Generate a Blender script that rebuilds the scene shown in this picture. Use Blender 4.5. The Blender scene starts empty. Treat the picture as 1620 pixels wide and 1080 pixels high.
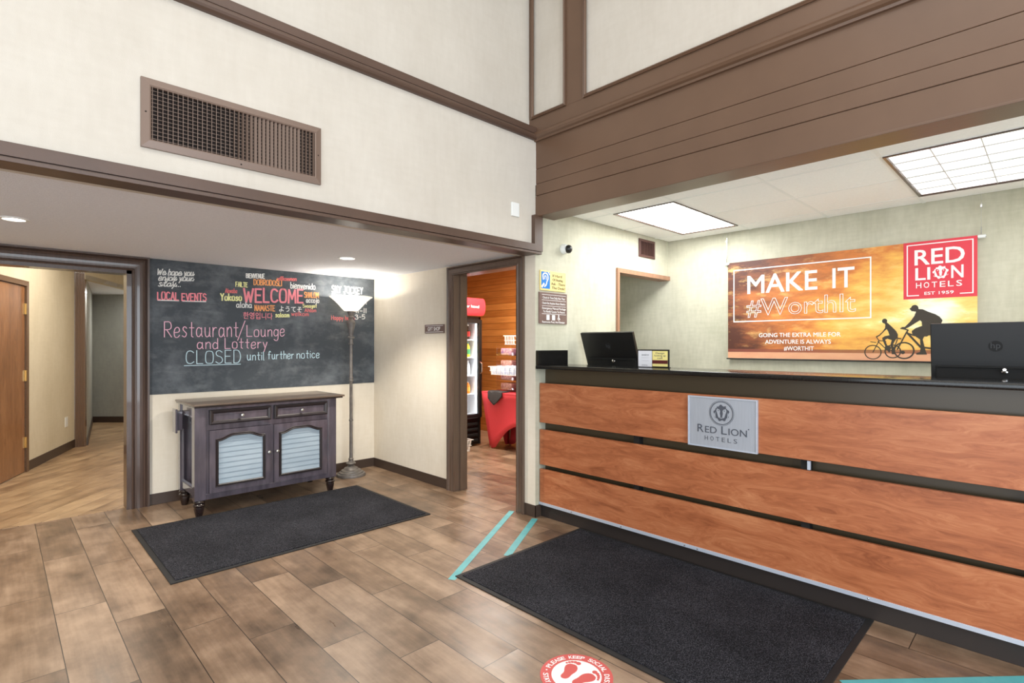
import bpy, bmesh, math, random
from mathutils import Vector, Matrix
random.seed(7)
SC = bpy.context.scene
COL = SC.collection

# ------------------------------------------------------------------ camera
cam_d = bpy.data.cameras.new('camera'); cam = bpy.data.objects.new('camera', cam_d); COL.objects.link(cam)
cam.location = (0, 0, 1.30); cam.rotation_euler = (math.pi/2, 0, -math.radians(44.2))
cam_d.sensor_width = 36.0; cam_d.lens = 36.0*838.67/1620; cam_d.shift_y = 5.15/1620
cam_d.clip_start = .02; SC.camera = cam
SC.cycles.transparent_max_bounces = 48
# ------------------------------------------------------------------ world, light, exposure
SC.view_settings.view_transform = 'Standard'; SC.view_settings.look = 'None'
SC.view_settings.exposure = 0.08; SC.view_settings.gamma = 1.0
W = bpy.data.worlds.new('World'); SC.world = W; W.use_nodes = True
bg = W.node_tree.nodes['Background']; bg.inputs[0].default_value = (.82, .91, 1, 1); bg.inputs[1].default_value = 1.1

def area(name, loc, rot, sx, sy, power, col=(1, 1, 1), spread=180):
    l = bpy.data.lights.new(name, 'AREA'); l.shape = 'RECTANGLE'; l.size = sx; l.size_y = sy
    l.energy = power; l.color = col; l.spread = math.radians(spread)
    o = bpy.data.objects.new(name, l); COL.objects.link(o); o.location = loc; o.rotation_euler = [math.radians(a) for a in rot]
    return o
def point(name, loc, power, col=(1, 1, 1), r=.05, spot=None):
    l = bpy.data.lights.new(name, 'SPOT' if spot else 'POINT'); l.energy = power; l.color = col; l.shadow_soft_size = r
    if spot: l.spot_size = math.radians(spot); l.spot_blend = .6
    o = bpy.data.objects.new(name, l); COL.objects.link(o); o.location = loc
    return o
area('daylight_south_window', (.55, -3.34, 1.6), (90, 0, 0), 3.1, 3.0, 215, (.83, .92, 1))      # daylight through the lobby windows
area('daylight_west_window', (-3.14, .2, 1.6), (90, 0, -90), 3.6, 3.0, 95, (.83, .92, 1))
area('lobby_ceiling_fixture', (.2, -.4, 4.5), (0, 0, 0), 3.4, 3.4, 76, (1, .97, .94))
area('hall_ceiling_fixture', (.9, 6.7, 2.5), (0, 0, 0), .6, 1.6, 42, (1, .92, .80))
area('corridor_ceiling_fixture', (1.9, 10.3, 2.12), (0, 0, 0), .4, .4, 17, (.97, .97, .93))
area('gift_ceiling_fixture', (4.0, 4.5, 2.34), (0, 0, 0), 1.0, .6, 75, (1, .92, .82))
area('added_reception_fill', (4.05, -.9, 2.32), (0, 0, 0), 1.1, .55, 34, (1, .99, .97))  # added unseen area light, brightens the reception ceiling and walls
area('alcove_ceiling_fixture', (4.45, 3.2, 2.3), (0, 0, 0), .3, .3, 1.5, (1, .96, .88))

# ------------------------------------------------------------------ materials
def S(r, g, b):
    f = lambda v: (v/255/12.92) if v/255 <= .04045 else ((v/255+.055)/1.055)**2.4
    return (f(r), f(g), f(b), 1)
def nodes(name):
    m = bpy.data.materials.new(name); m.use_nodes = True
    nt = m.node_tree; b = nt.nodes['Principled BSDF']
    return m, nt, b
def N(nt, typ, **kw):
    n = nt.nodes.new(typ)
    for k, v in kw.items(): setattr(n, k, v)
    return n
def mixc(nt, fac, a, b, mode='MIX'):
    n = N(nt, 'ShaderNodeMix', data_type='RGBA', blend_type=mode)
    for s, v in ((0, fac), (6, a), (7, b)):
        if hasattr(v, 'is_linked'): nt.links.new(v, n.inputs[s])
        else: n.inputs[s].default_value = v
    return n.outputs[2]
def noise(nt, scale=5, detail=4, stretch=(1, 1, 1), rough=.55, vec=None, rot=(0, 0, 0)):
    mp = N(nt, 'ShaderNodeMapping'); mp.inputs['Scale'].default_value = stretch; mp.inputs['Rotation'].default_value = rot
    if vec is None: vec = N(nt, 'ShaderNodeTexCoord').outputs['Object']
    nt.links.new(vec, mp.inputs[0])
    n = N(nt, 'ShaderNodeTexNoise'); n.inputs['Scale'].default_value = scale; n.inputs['Detail'].default_value = detail
    n.inputs['Roughness'].default_value = rough
    nt.links.new(mp.outputs[0], n.inputs[0]); return n.outputs[0]
def ramp(nt, fac, stops):
    r = N(nt, 'ShaderNodeValToRGB'); e = r.color_ramp.elements
    while len(e) < len(stops): e.new(.5)
    for el, (p, c) in zip(e, stops): el.position = p; el.color = c if len(c) == 4 else (*c, 1)
    nt.links.new(fac, r.inputs[0]); return r.outputs[0]
def bump(nt, b, h, strength=.2, dist=.01):
    n = N(nt, 'ShaderNodeBump'); n.inputs['Strength'].default_value = strength; n.inputs['Distance'].default_value = dist
    nt.links.new(h, n.inputs['Height']); nt.links.new(n.outputs[0], b.inputs['Normal'])
def math_(nt, op, a, b=None):
    n = N(nt, 'ShaderNodeMath', operation=op)
    for i, v in enumerate((a, b)):
        if v is None: continue
        if hasattr(v, 'is_linked'): nt.links.new(v, n.inputs[i])
        else: n.inputs[i].default_value = v
    return n.outputs[0]
def mat(name, col, rough=.5, metal=0, col2=None, scale=6, stretch=(1, 1, 1), detail=4, bmp=0, bscale=80, coat=0, spec=.5, lo=.35, hi=.65, bstretch=(1, 1, 1)):
    m, nt, b = nodes(name)
    b.inputs['Roughness'].default_value = rough; b.inputs['Metallic'].default_value = metal
    b.inputs['Coat Weight'].default_value = coat; b.inputs['Specular IOR Level'].default_value = spec
    if col2:
        nt.links.new(ramp(nt, noise(nt, scale, detail, stretch), [(lo, col), (hi, col2)]), b.inputs['Base Color'])
    else: b.inputs['Base Color'].default_value = col
    if bmp: bump(nt, b, noise(nt, bscale, 3, bstretch), bmp, .01)
    return m
def emitter(name, col, strength):
    m, nt, b = nodes(name)
    b.inputs['Base Color'].default_value = (.8, .8, .8, 1)
    b.inputs['Emission Color'].default_value = col; b.inputs['Emission Strength'].default_value = strength
    return m
def glass_thin(name, tint=(1, 1, 1, 1), gloss=.08):
    m = bpy.data.materials.new(name); m.use_nodes = True; nt = m.node_tree; nt.nodes.clear()
    o = N(nt, 'ShaderNodeOutputMaterial'); t = N(nt, 'ShaderNodeBsdfTransparent'); g = N(nt, 'ShaderNodeBsdfGlossy')
    t.inputs[0].default_value = tint; g.inputs['Roughness'].default_value = .03
    mx = N(nt, 'ShaderNodeMixShader'); lw = N(nt, 'ShaderNodeLayerWeight')
    nt.links.new(math_(nt, 'ADD', math_(nt, 'MULTIPLY', math_(nt, 'POWER', lw.outputs['Facing'], 4.0), .5), gloss), mx.inputs[0])
    nt.links.new(t.outputs[0], mx.inputs[1]); nt.links.new(g.outputs[0], mx.inputs[2]); nt.links.new(mx.outputs[0], o.inputs[0])
    return m
def wallpaper(name, c1, c2, bmp=.12):
    m, nt, b = nodes(name); b.inputs['Roughness'].default_value = .75; b.inputs['Specular IOR Level'].default_value = .25
    n1 = noise(nt, 2.2, 6, (1, 1, .6)); n2 = noise(nt, 30, 3, (1, 1, .25)); n3 = noise(nt, 30, 3, (.3, .3, 1.4))
    f = math_(nt, 'ADD', math_(nt, 'MULTIPLY', n1, .5), math_(nt, 'ADD', math_(nt, 'MULTIPLY', n2, .2), math_(nt, 'ADD', math_(nt, 'MULTIPLY', n3, .14), .08)))
    nt.links.new(ramp(nt, f, [(.38, c1), (.62, c2)]), b.inputs['Base Color'])
    bump(nt, b, noise(nt, 260, 2), bmp, .004)
    return m
def planks(name, dark, mid, light, ang=0, w=.2, L=.875, phase=.735, row0=7, rough=.33):
    m, nt, b = nodes(name)
    tc = N(nt, 'ShaderNodeTexCoord').outputs['Object']
    rp = N(nt, 'ShaderNodeMapping'); rp.inputs['Rotation'].default_value = (0, 0, ang); nt.links.new(tc, rp.inputs[0])
    sp = N(nt, 'ShaderNodeSeparateXYZ'); nt.links.new(rp.outputs[0], sp.inputs[0])
    X, Y = sp.outputs[0], sp.outputs[1]
    row = math_(nt, 'FLOOR', math_(nt, 'DIVIDE', X, w))
    along = math_(nt, 'ADD', math_(nt, 'SUBTRACT', Y, phase), math_(nt, 'MULTIPLY', math_(nt, 'SUBTRACT', row, row0), L/3))
    cell = math_(nt, 'FLOOR', math_(nt, 'DIVIDE', along, L))
    fx = math_(nt, 'FRACT', math_(nt, 'DIVIDE', X, w)); fy = math_(nt, 'FRACT', math_(nt, 'DIVIDE', along, L))
    ex = math_(nt, 'MULTIPLY', math_(nt, 'MINIMUM', fx, math_(nt, 'SUBTRACT', 1.0, fx)), w)
    ey = math_(nt, 'MULTIPLY', math_(nt, 'MINIMUM', fy, math_(nt, 'SUBTRACT', 1.0, fy)), L)
    seam = math_(nt, 'LESS_THAN', math_(nt, 'MINIMUM', ex, ey), .0017)
    cv = N(nt, 'ShaderNodeCombineXYZ'); nt.links.new(row, cv.inputs[0]); nt.links.new(cell, cv.inputs[1])
    wn = N(nt, 'ShaderNodeTexWhiteNoise', noise_dimensions='3D'); nt.links.new(cv.outputs[0], wn.inputs[0])
    off = N(nt, 'ShaderNodeVectorMath', operation='MULTIPLY_ADD'); nt.links.new(wn.outputs[1], off.inputs[0]); off.inputs[1].default_value = (20, 20, 20)
    nt.links.new(rp.outputs[0], off.inputs[2])
    g1 = noise(nt, 5, 7, (1, .22, 1), .62, off.outputs[0]); g2 = noise(nt, 5.2, 5, (1, .8, 1), .6, off.outputs[0])
    g3 = noise(nt, 46, 4, (1, .06, 1), .6, off.outputs[0])
    f = math_(nt, 'ADD', math_(nt, 'ADD', math_(nt, 'MULTIPLY', g1, .40), math_(nt, 'MULTIPLY', g2, .40)), math_(nt, 'ADD', math_(nt, 'MULTIPLY', g3, .14), math_(nt, 'MULTIPLY', wn.outputs[0], .1)))
    c = ramp(nt, f, [(.36, dark), (.5, mid), (.64, light)])
    c = mixc(nt, seam, c, (dark[0]*.35, dark[1]*.33, dark[2]*.3, 1))
    nt.links.new(c, b.inputs['Base Color'])
    nt.links.new(ramp(nt, g1, [(.3, (rough-.06,)*3), (.7, (rough+.1,)*3)]), b.inputs['Roughness'])
    h = math_(nt, 'SUBTRACT', math_(nt, 'MULTIPLY', g3, .25), seam)
    bump(nt, b, h, .25, .002)
    return m
def boards(name, c1, c2, pitch=.095):                       # horizontal wood planks on a wall (along z)
    m, nt, b = nodes(name); b.inputs['Roughness'].default_value = .42
    tc = N(nt, 'ShaderNodeTexCoord').outputs['Object']; sp = N(nt, 'ShaderNodeSeparateXYZ'); nt.links.new(tc, sp.inputs[0])
    r = math_(nt, 'DIVIDE', sp.outputs[2], pitch); fr = math_(nt, 'FRACT', r); rw = math_(nt, 'FLOOR', r)
    wn = N(nt, 'ShaderNodeTexWhiteNoise', noise_dimensions='1D'); nt.links.new(rw, wn.inputs['W'])
    g = noise(nt, 9, 6, (.25, .25, 3.2), .6)
    f = math_(nt, 'ADD', math_(nt, 'MULTIPLY', g, .7), math_(nt, 'MULTIPLY', wn.outputs[0], .3))
    c = ramp(nt, f, [(.3, c1), (.7, c2)])
    seam = math_(nt, 'LESS_THAN', fr, .06)
    nt.links.new(mixc(nt, seam, c, (c1[0]*.6, c1[1]*.55, c1[2]*.5, 1)), b.inputs['Base Color'])
    bump(nt, b, math_(nt, 'SUBTRACT', 1.0, seam), .4, .006)
    return m
def wood(name, c1, c2, c3, rough=.35, coat=.0, stretch=(3, .35, 3), scale=3.2):
    m, nt, b = nodes(name); b.inputs['Roughness'].default_value = rough; b.inputs['Coat Weight'].default_value = coat
    g0 = noise(nt, 1.3, 3, stretch)
    tc = N(nt, 'ShaderNodeTexCoord').outputs['Object']
    vm = N(nt, 'ShaderNodeVectorMath', operation='MULTIPLY_ADD'); vm.inputs[1].default_value = (.6, .6, .6)
    nt.links.new(g0, vm.inputs[0]); nt.links.new(tc, vm.inputs[2])
    g1 = noise(nt, scale, 8, stretch, .6, vm.outputs[0]); g2 = noise(nt, scale*9, 4, (stretch[0], stretch[1]*.6, stretch[2]), .6, vm.outputs[0])
    f = math_(nt, 'ADD', math_(nt, 'MULTIPLY', g1, .66), math_(nt, 'MULTIPLY', g2, .34))
    nt.links.new(ramp(nt, f, [(.34, c1), (.5, c2), (.66, c3)]), b.inputs['Base Color'])
    bump(nt, b, g2, .06, .002)
    return m

M = {}
M['paper'] = wallpaper('lobby_wallpaper', S(200, 192, 180), S(211, 204, 193))
M['paper_low'] = wallpaper('alcove_wallpaper', S(222, 211, 192), S(233, 224, 208))
M['paper_desk'] = wallpaper('reception_wallpaper', S(176, 173, 152), S(205, 201, 182))
M['paper_hall'] = wallpaper('hall_wallpaper', S(208, 197, 172), S(221, 211, 188))
M['paper_dark'] = wallpaper('corridor_wallpaper', S(150, 150, 144), S(168, 168, 160))
M['popcorn'] = mat('textured_ceiling_paint', S(238, 240, 247), .9, bmp=.5, bscale=140, col2=S(244, 246, 252), scale=60)
M['ceil_white'] = mat('white_ceiling_paint', S(226, 222, 214), .9)
M['tile_white'] = mat('ceiling_tile', S(243, 243, 241), .85, col2=S(247, 247, 245), scale=70, bmp=.1, bscale=200)
M['floor'] = planks('plank_tile_floor', S(72, 56, 42), S(124, 100, 79), S(164, 138, 114))
M['floor_hall'] = planks('diagonal_plank_tile', S(118, 92, 66), S(160, 130, 98), S(190, 160, 124), ang=math.radians(40.7), w=.16, L=1.0, phase=0, row0=0)
M['floor_gift'] = planks('gift_shop_plank_floor', S(128, 98, 76), S(160, 126, 100), S(182, 150, 122))
M['brown'] = mat('brown_painted_trim', S(84, 64, 53), .4, col2=S(92, 70, 58), scale=3, bmp=.05, bscale=40)
M['beam'] = mat('brown_painted_beam', S(102, 77, 60), .36, col2=S(109, 83, 65), scale=2, bmp=.03, bscale=20)
M['brown_dark'] = mat('dark_brown_trim', S(74, 58, 50), .3, col2=S(86, 68, 60), scale=12, stretch=(6, 6, .4), coat=.3)
M['tan_trim'] = mat('tan_wood_trim', S(150, 110, 86), .4, col2=S(164, 122, 96), scale=6, stretch=(4, 4, .4))
M['base'] = mat('vinyl_cove_base', S(68, 54, 46), .4)
M['cherry'] = wood('cherry_laminate', S(142, 78, 46), S(176, 104, 66), S(198, 130, 88), .34, 0, (4, .75, 4), 2.4)
M['olive'] = mat('dark_olive_laminate', S(74, 62, 44), .32)
M['granite'] = mat('black_granite', S(18, 17, 17), .14, col2=S(44, 42, 40), scale=180, lo=.45, hi=.75)
M['steel'] = mat('brushed_aluminium', S(190, 198, 212), .4, .25, col2=S(204, 210, 222), scale=30, stretch=(1, .05, 1))
M['silver_face'] = mat('silver_plaque_face', S(176, 182, 192), .38, .35, col2=S(184, 190, 200), scale=40, stretch=(1, 6, .2))
M['grey_ink'] = mat('grey_lettering', S(76, 80, 90), .5)
M['black'] = mat('black_plastic', S(24, 23, 23), .38)
M['black_matt'] = mat('matt_black', S(14, 13, 13), .7)
M['white'] = mat('white_plastic', S(236, 238, 236), .4)
M['vent'] = mat('brown_grille_metal', S(124, 104, 92), .4, .1)
M['vent_dark'] = mat('vent_shade_and_screw', S(26, 16, 12), .9)  # near-black stands in for shade inside the ducts; also colours the screws
M['vent_red'] = mat('dark_red_brown_grille', S(82, 50, 44), .45)
M['chalkboard'] = None
M['espresso'] = mat('espresso_sheen_lacquer', S(72, 66, 74), .24, col2=S(92, 84, 93), scale=7, stretch=(3, 3, .5), coat=1)  # base colour lifted to carry the bluish window reflection
M['espresso_leg'] = mat('dark_turned_leg', S(40, 28, 26), .22, coat=.6)
M['espresso_mould'] = mat('dark_moulding', S(42, 33, 34), .42)
M['espresso_top'] = mat('worn_brown_top', S(84, 70, 58), .3, col2=S(114, 98, 84), scale=5, stretch=(.5, 3, 3), coat=.3)
M['pewter'] = mat('pewter_knob', S(190, 188, 180), .28, .9)
M['blind'] = mat('pale_blue_pleated_shade', S(150, 166, 178), .3, col2=S(166, 180, 190), scale=5, stretch=(.5, 1, 1))
M['lamp_metal'] = mat('antique_grey_metal', S(104, 98, 94), .45, .3, col2=S(126, 120, 114), scale=20)
M['mat'] = None
M['rubber'] = mat('black_rubber_edge', S(22, 21, 22), .7)
M['teal'] = mat('teal_tape', S(82, 164, 170), .5, col2=S(94, 176, 180), scale=10)
M['red_print'] = mat('coral_red_print', S(206, 84, 80), .5)
M['white_print'] = mat('white_print', S(244, 242, 240), .45)
M['logo_red'] = mat('banner_red', S(222, 62, 76), .55)
M['silhouette'] = mat('dark_silhouette_print', S(62, 54, 44), .6)
M['sign_brown'] = mat('brown_engraved_sign', S(106, 82, 74), .5, col2=S(122, 98, 90), scale=14)
M['sign_yellow'] = mat('yellow_sign_face', S(240, 214, 140), .5)
M['sign_blue'] = mat('blue_sign_panel', S(20, 122, 204), .45)
M['ink_dark'] = mat('dark_ink', S(70, 60, 40), .6)
M['paper_white'] = mat('white_paper', S(238, 238, 242), .6)
M['paper_yellow'] = mat('yellow_paper', S(250, 234, 150), .6)
M['dark_red'] = mat('dark_red_strip', S(96, 34, 30), .5)
M['red_cloth'] = mat('red_spandex', S(212, 62, 72), .6, col2=S(218, 68, 78), scale=3)
M['cloth_dark'] = mat('charcoal_cloth', S(62, 60, 62), .9, bmp=.4, bscale=200)
M['fridge_red'] = None
M['shelf_white'] = mat('white_wire_shelf', S(232, 236, 240), .4)
M['tan_metal'] = mat('tan_table_leg', S(170, 130, 100), .5)
M['door_wood'] = wood('stained_veneer_with_glare', S(112, 74, 46), S(142, 96, 60), S(166, 118, 78), .28, .2, (4, 4, .45), 2.0)  # tones raised, glare on the door is put into the veneer colour
M['door_frame'] = mat('brown_steel_frame', S(110, 84, 62), .4)
M['brass'] = mat('brass', S(206, 176, 122), .3, .9)
M['gift_wood'] = boards('orange_plank_wall', S(172, 102, 42), S(212, 140, 70))
M['acrylic'] = glass_thin('clear_acrylic', (.97, .95, .95, 1), .07)
M['glass'] = glass_thin('clear_glass', (.98, .99, 1, 1), .04)
M['troffer_bright'] = emitter('bright_diffuser', (.98, 1, .99, 1), 18)
M['troffer'] = emitter('louvred_diffuser', (1, .985, .965, 1), .98)
M['downlight'] = emitter('downlight_lens', (1, .93, .82, 1), 6)
M['fridge_light'] = emitter('cooler_light', (.9, .95, 1, 1), 9)
M['chrome'] = mat('chrome', S(214, 214, 216), .12, 1)

m, nt, b = nodes('chalkboard_paint'); b.inputs['Roughness'].default_value = .6; b.inputs['Specular IOR Level'].default_value = .2
sm = ramp(nt, noise(nt, 3.2, 6, (1, 1, 1.2), .68), [(.46, (0, 0, 0)), (.8, (.55, .55, .55))])
sm2 = ramp(nt, noise(nt, 7, 5, (.6, 1, 2), .6), [(.55, (0, 0, 0)), (.85, (.3, .3, .3))])
c = mixc(nt, sm, S(74, 79, 84), S(150, 155, 160)); c = mixc(nt, sm2, c, S(174, 177, 178)); nt.links.new(c, b.inputs['Base Color']); M['chalkboard'] = m
def chalk(name, col):
    m, nt, b = nodes(name); b.inputs['Roughness'].default_value = .9
    nt.links.new(mixc(nt, ramp(nt, noise(nt, 120, 3), [(.45, (0, 0, 0)), (.75, (.5, .5, .5))]), col, (col[0]*.7, col[1]*.7, col[2]*.7, 1)), b.inputs['Base Color'])
    return m
M['ck_white'] = chalk('white_chalk', S(240, 240, 236)); M['ck_pink'] = chalk('pink_chalk', S(250, 150, 160)); M['ck_pale'] = chalk('pale_pink_chalk', S(242, 190, 208))
M['ck_orange'] = chalk('orange_chalk', S(250, 172, 110)); M['ck_yellow'] = chalk('yellow_chalk', S(248, 246, 176)); M['ck_ice'] = chalk('ice_blue_chalk', S(206, 232, 240)); M['ck_red'] = chalk('red_chalk', S(232, 124, 124))

m, nt, b = nodes('ribbed_carpet_mat'); b.inputs['Roughness'].default_value = .95; b.inputs['Specular IOR Level'].default_value = .15
fl = noise(nt, 420, 2, (1, 1, 1), .7); fl2 = noise(nt, 120, 3, (1, 2.5, 1), .6); fl3 = noise(nt, 2.5, 4)
f = math_(nt, 'ADD', math_(nt, 'MULTIPLY', fl, .55), math_(nt, 'ADD', math_(nt, 'MULTIPLY', fl2, .35), math_(nt, 'MULTIPLY', fl3, .1)))
nt.links.new(ramp(nt, f, [(.40, S(9, 9, 12)), (.5, S(27, 27, 31)), (.62, S(92, 92, 100))]), b.inputs['Base Color'])
bump(nt, b, fl2, .6, .004); M['mat'] = m

# sunset photograph printed on the banner (a = metres from its edge, seen from the desk front)
m, nt, b = nodes('sunset_print'); b.inputs['Roughness'].default_value = .5
tc = N(nt, 'ShaderNodeTexCoord').outputs['Object']; sp = N(nt, 'ShaderNodeSeparateXYZ'); nt.links.new(tc, sp.inputs[0])
Yc, Zc = sp.outputs[1], sp.outputs[2]
dy = math_(nt, 'SUBTRACT', Yc, .61); dz = math_(nt, 'MULTIPLY', math_(nt, 'SUBTRACT', Zc, 1.535), 1.7)
dist = math_(nt, 'SQRT', math_(nt, 'ADD', math_(nt, 'MULTIPLY', dy, dy), math_(nt, 'MULTIPLY', dz, dz)))
cl = noise(nt, 5.5, 7, (1, .55, 1.7), .62); cl2 = noise(nt, 13, 5, (1, .5, 1.3), .6)
f = math_(nt, 'ADD', math_(nt, 'MULTIPLY', dist, .62), math_(nt, 'MULTIPLY', math_(nt, 'SUBTRACT', cl, .5), .95))
sky = ramp(nt, f, [(.0, S(255, 250, 214)), (.10, S(252, 226, 140)), (.32, S(244, 186, 88)), (.55, S(214, 128, 62)), (.78, S(150, 86, 50)), (1, S(84, 46, 34))])
hi = ramp(nt, cl2, [(.56, (0, 0, 0)), (.72, (.5, .5, .5))])
sky = mixc(nt, hi, sky, S(252, 208, 130))
glow = ramp(nt, dist, [(.03, (1, 1, 1)), (.17, (0, 0, 0))]); sky = mixc(nt, glow, sky, S(255, 253, 240))
hz = math_(nt, 'LESS_THAN', Zc, 1.262); sky = mixc(nt, math_(nt, 'MULTIPLY', hz, .8), sky, S(140, 76, 62))
sea = math_(nt, 'LESS_THAN', Zc, 1.235); sky = mixc(nt, math_(nt, 'MULTIPLY', sea, .85), sky, mixc(nt, cl2, S(226, 150, 120), S(244, 196, 150)))
nt.links.new(sky, b.inputs['Base Color']); M['sunset'] = m

m, nt, b = nodes('translucent_glass_shade'); nt.nodes.remove(b)
out = [n for n in nt.nodes if n.type == 'OUTPUT_MATERIAL'][0]
t = N(nt, 'ShaderNodeBsdfTranslucent'); t.inputs[0].default_value = (1, .97, .9, 1); d = N(nt, 'ShaderNodeBsdfDiffuse'); d.inputs[0].default_value = (.9, .88, .84, 1)
mx = N(nt, 'ShaderNodeMixShader'); mx.inputs[0].default_value = .5
nt.links.new(t.outputs[0], mx.inputs[1]); nt.links.new(d.outputs[0], mx.inputs[2]); nt.links.new(mx.outputs[0], out.inputs[0]); M['shade'] = m
m, nt, b = nodes('backlit_red_header'); b.inputs['Base Color'].default_value = S(214, 40, 48); b.inputs['Roughness'].default_value = .25
b.inputs['Emission Color'].default_value = S(250, 84, 86); b.inputs['Emission Strength'].default_value = .8; M['fridge_red'] = m

# ------------------------------------------------------------------ mesh helpers
ORIG = {}
class Fr:                                                     # a frame: origin + (a, b, c)
    def __init__(s, o, u, v): s.o = Vector(o); s.u = Vector(u); s.v = Vector(v); s.n = s.u.cross(s.v)
    def __call__(s, a, b, c=0): return s.o+s.u*a+s.v*b+s.n*c
class MB:
    def __init__(s): s.bm = bmesh.new(); s.layer = 0
    def lift(s): s.layer = (s.layer+1) % 23; return s.layer*4e-5     # overlapping strokes lie a hair above one another
    def V(s, p): return s.bm.verts.new(p)
    def F(s, vs):
        try: return s.bm.faces.new(vs)
        except ValueError: return None
    def merge(s, o, mtx=None):
        me = bpy.data.meshes.new('t'); o.to_mesh(me); o.free()
        if mtx: me.transform(mtx)
        s.bm.from_mesh(me); bpy.data.meshes.remove(me); return s
    def box(s, x0, x1, y0, y1, z0, z1, bev=0, mtx=None, seg=2):
        o = bmesh.new(); bmesh.ops.create_cube(o, size=1)
        for v in o.verts:
            v.co = Vector((x0+(x1-x0)*(v.co.x+.5), y0+(y1-y0)*(v.co.y+.5), z0+(z1-z0)*(v.co.z+.5)))
        if bev: bmesh.ops.bevel(o, geom=o.edges[:], offset=bev, segments=seg, affect='EDGES', profile=.6)
        return s.merge(o, mtx)
    def prism(s, poly, fr, c0, c1, bev=0):
        o = bmesh.new(); n = len(poly)
        if sum(p[0]*q[1]-q[0]*p[1] for p, q in zip(poly, list(poly[1:])+[poly[0]])) < 0: poly = list(poly)[::-1]
        if c1 < c0: c0, c1 = c1, c0
        A = [o.verts.new(fr(a, b, c0)) for a, b in poly]; B = [o.verts.new(fr(a, b, c1)) for a, b in poly]
        o.faces.new(A[::-1]); o.faces.new(B)
        for i in range(n): o.faces.new((A[i], A[(i+1) % n], B[(i+1) % n], B[i]))
        o.normal_update()
        bmesh.ops.triangulate(o, faces=[f for f in o.faces if len(f.verts) > 4], ngon_method='EAR_CLIP')
        return s.merge(o)
    def lathe(s, prof, c, n=32, axis=None):
        o = bmesh.new(); rings = []
        for r, z in prof:
            if r < 1e-5: rings.append([o.verts.new((0, 0, z))])
            else: rings.append([o.verts.new((r*math.cos(2*math.pi*i/n), r*math.sin(2*math.pi*i/n), z)) for i in range(n)])
        for A, B in zip(rings, rings[1:]):
            for i in range(n):
                j = (i+1) % n
                q = [A[i % len(A)], A[j % len(A)], B[j % len(B)], B[i % len(B)]]
                u = []
                for v in q:
                    if v not in u: u.append(v)
                if len(u) > 2: o.faces.new(u)
        bmesh.ops.recalc_face_normals(o, faces=o.faces[:])
        mt = Matrix.Translation(Vector(c))
        if axis is not None: mt = mt @ Vector((0, 0, 1)).rotation_difference(Vector(axis)).to_matrix().to_4x4()
        return s.merge(o, mt)
    def tube(s, pts, r, n=8, closed=False):
        o = bmesh.new(); pts = [Vector(p) for p in pts]; rings = []; m = len(pts)
        for i, p in enumerate(pts):
            a = pts[(i-1) % m] if (closed or i) else p; c = pts[(i+1) % m] if (closed or i < m-1) else p
            t = (c-a).normalized(); ref = Vector((0, 0, 1)) if abs(t.z) < .9 else Vector((1, 0, 0))
            x = t.cross(ref).normalized(); y = t.cross(x)
            rings.append([o.verts.new(p+x*r*math.cos(2*math.pi*k/n)+y*r*math.sin(2*math.pi*k/n)) for k in range(n)])
        for i in range(m if closed else m-1):
            A, B = rings[i], rings[(i+1) % m]
            for k in range(n): o.faces.new((A[k], A[(k+1) % n], B[(k+1) % n], B[k]))
        if not closed: o.faces.new(rings[0]); o.faces.new(rings[-1][::-1])
        bmesh.ops.recalc_face_normals(o, faces=o.faces[:])
        return s.merge(o)
    def sweep(s, prof, fr, path, closed=False):
        """sweep a profile (outward s, height p) along a mitred 2D path in frame fr; outward = left of travel"""
        o = bmesh.new(); m = len(path); P = [Vector(p) for p in path]; secs = []
        for i in range(m):
            d0 = (P[i]-P[i-1]).normalized() if (closed or i) else (P[1]-P[0]).normalized()
            d1 = (P[(i+1) % m]-P[i]).normalized() if (closed or i < m-1) else d0
            n0 = Vector((-d0.y, d0.x)); n1 = Vector((-d1.y, d1.x)); k = (n0+n1)
            k = k/max(.15, k.dot(n0)) if k.length > 1e-6 else n0
            secs.append([o.verts.new(fr(P[i].x+k.x*a, P[i].y+k.y*a, h)) for a, h in prof])
        q = len(prof)
        for i in range(m if closed else m-1):
            A, B = secs[i], secs[(i+1) % m]
            for k in range(q): o.faces.new((A[k], A[(k+1) % q], B[(k+1) % q], B[k]))
        if not closed: o.faces.new(secs[0]); o.faces.new(secs[-1][::-1])
        bmesh.ops.recalc_face_normals(o, faces=o.faces[:])
        return s.merge(o)
    def line(s, pts, w, fr, c0=.0005, c1=.002):                # flat mitred stroke
        P = [Vector(p) for p in pts]
        P = [p for i, p in enumerate(P) if i == 0 or (p-P[i-1]).length > 1e-6]
        if len(P) < 2: return s
        for i in range(1, len(P)-1):
            if (P[i]-P[i-1]).normalized().dot((P[i+1]-P[i]).normalized()) < .25:
                s.line(P[:i+1], w, fr, c0, c1); return s.line(P[i:], w, fr, c0, c1)
        L, R = [], []; c1 += s.lift()
        for i in range(len(P)):
            d0 = (P[i]-P[i-1]).normalized() if i else (P[1]-P[0]).normalized()
            d1 = (P[i+1]-P[i]).normalized() if i < len(P)-1 else d0
            n0 = Vector((-d0.y, d0.x)); n1 = Vector((-d1.y, d1.x)); k = n0+n1
            k = k/max(.7, k.dot(n0)) if k.length > .2 else n0
            L.append(P[i]+k*w/2); R.append(P[i]-k*w/2)
        e0 = (P[0]-P[1]).normalized()*w*.35; e1 = (P[-1]-P[-2]).normalized()*w*.35
        L[0] += e0; R[0] += e0; L[-1] += e1; R[-1] += e1
        T = [(s.V(fr(a.x, a.y, c1)), s.V(fr(b_.x, b_.y, c1))) for a, b_ in zip(L, R)]
        D = [(s.V(fr(a.x, a.y, c0)), s.V(fr(b_.x, b_.y, c0))) for a, b_ in zip(L, R)]
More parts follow.
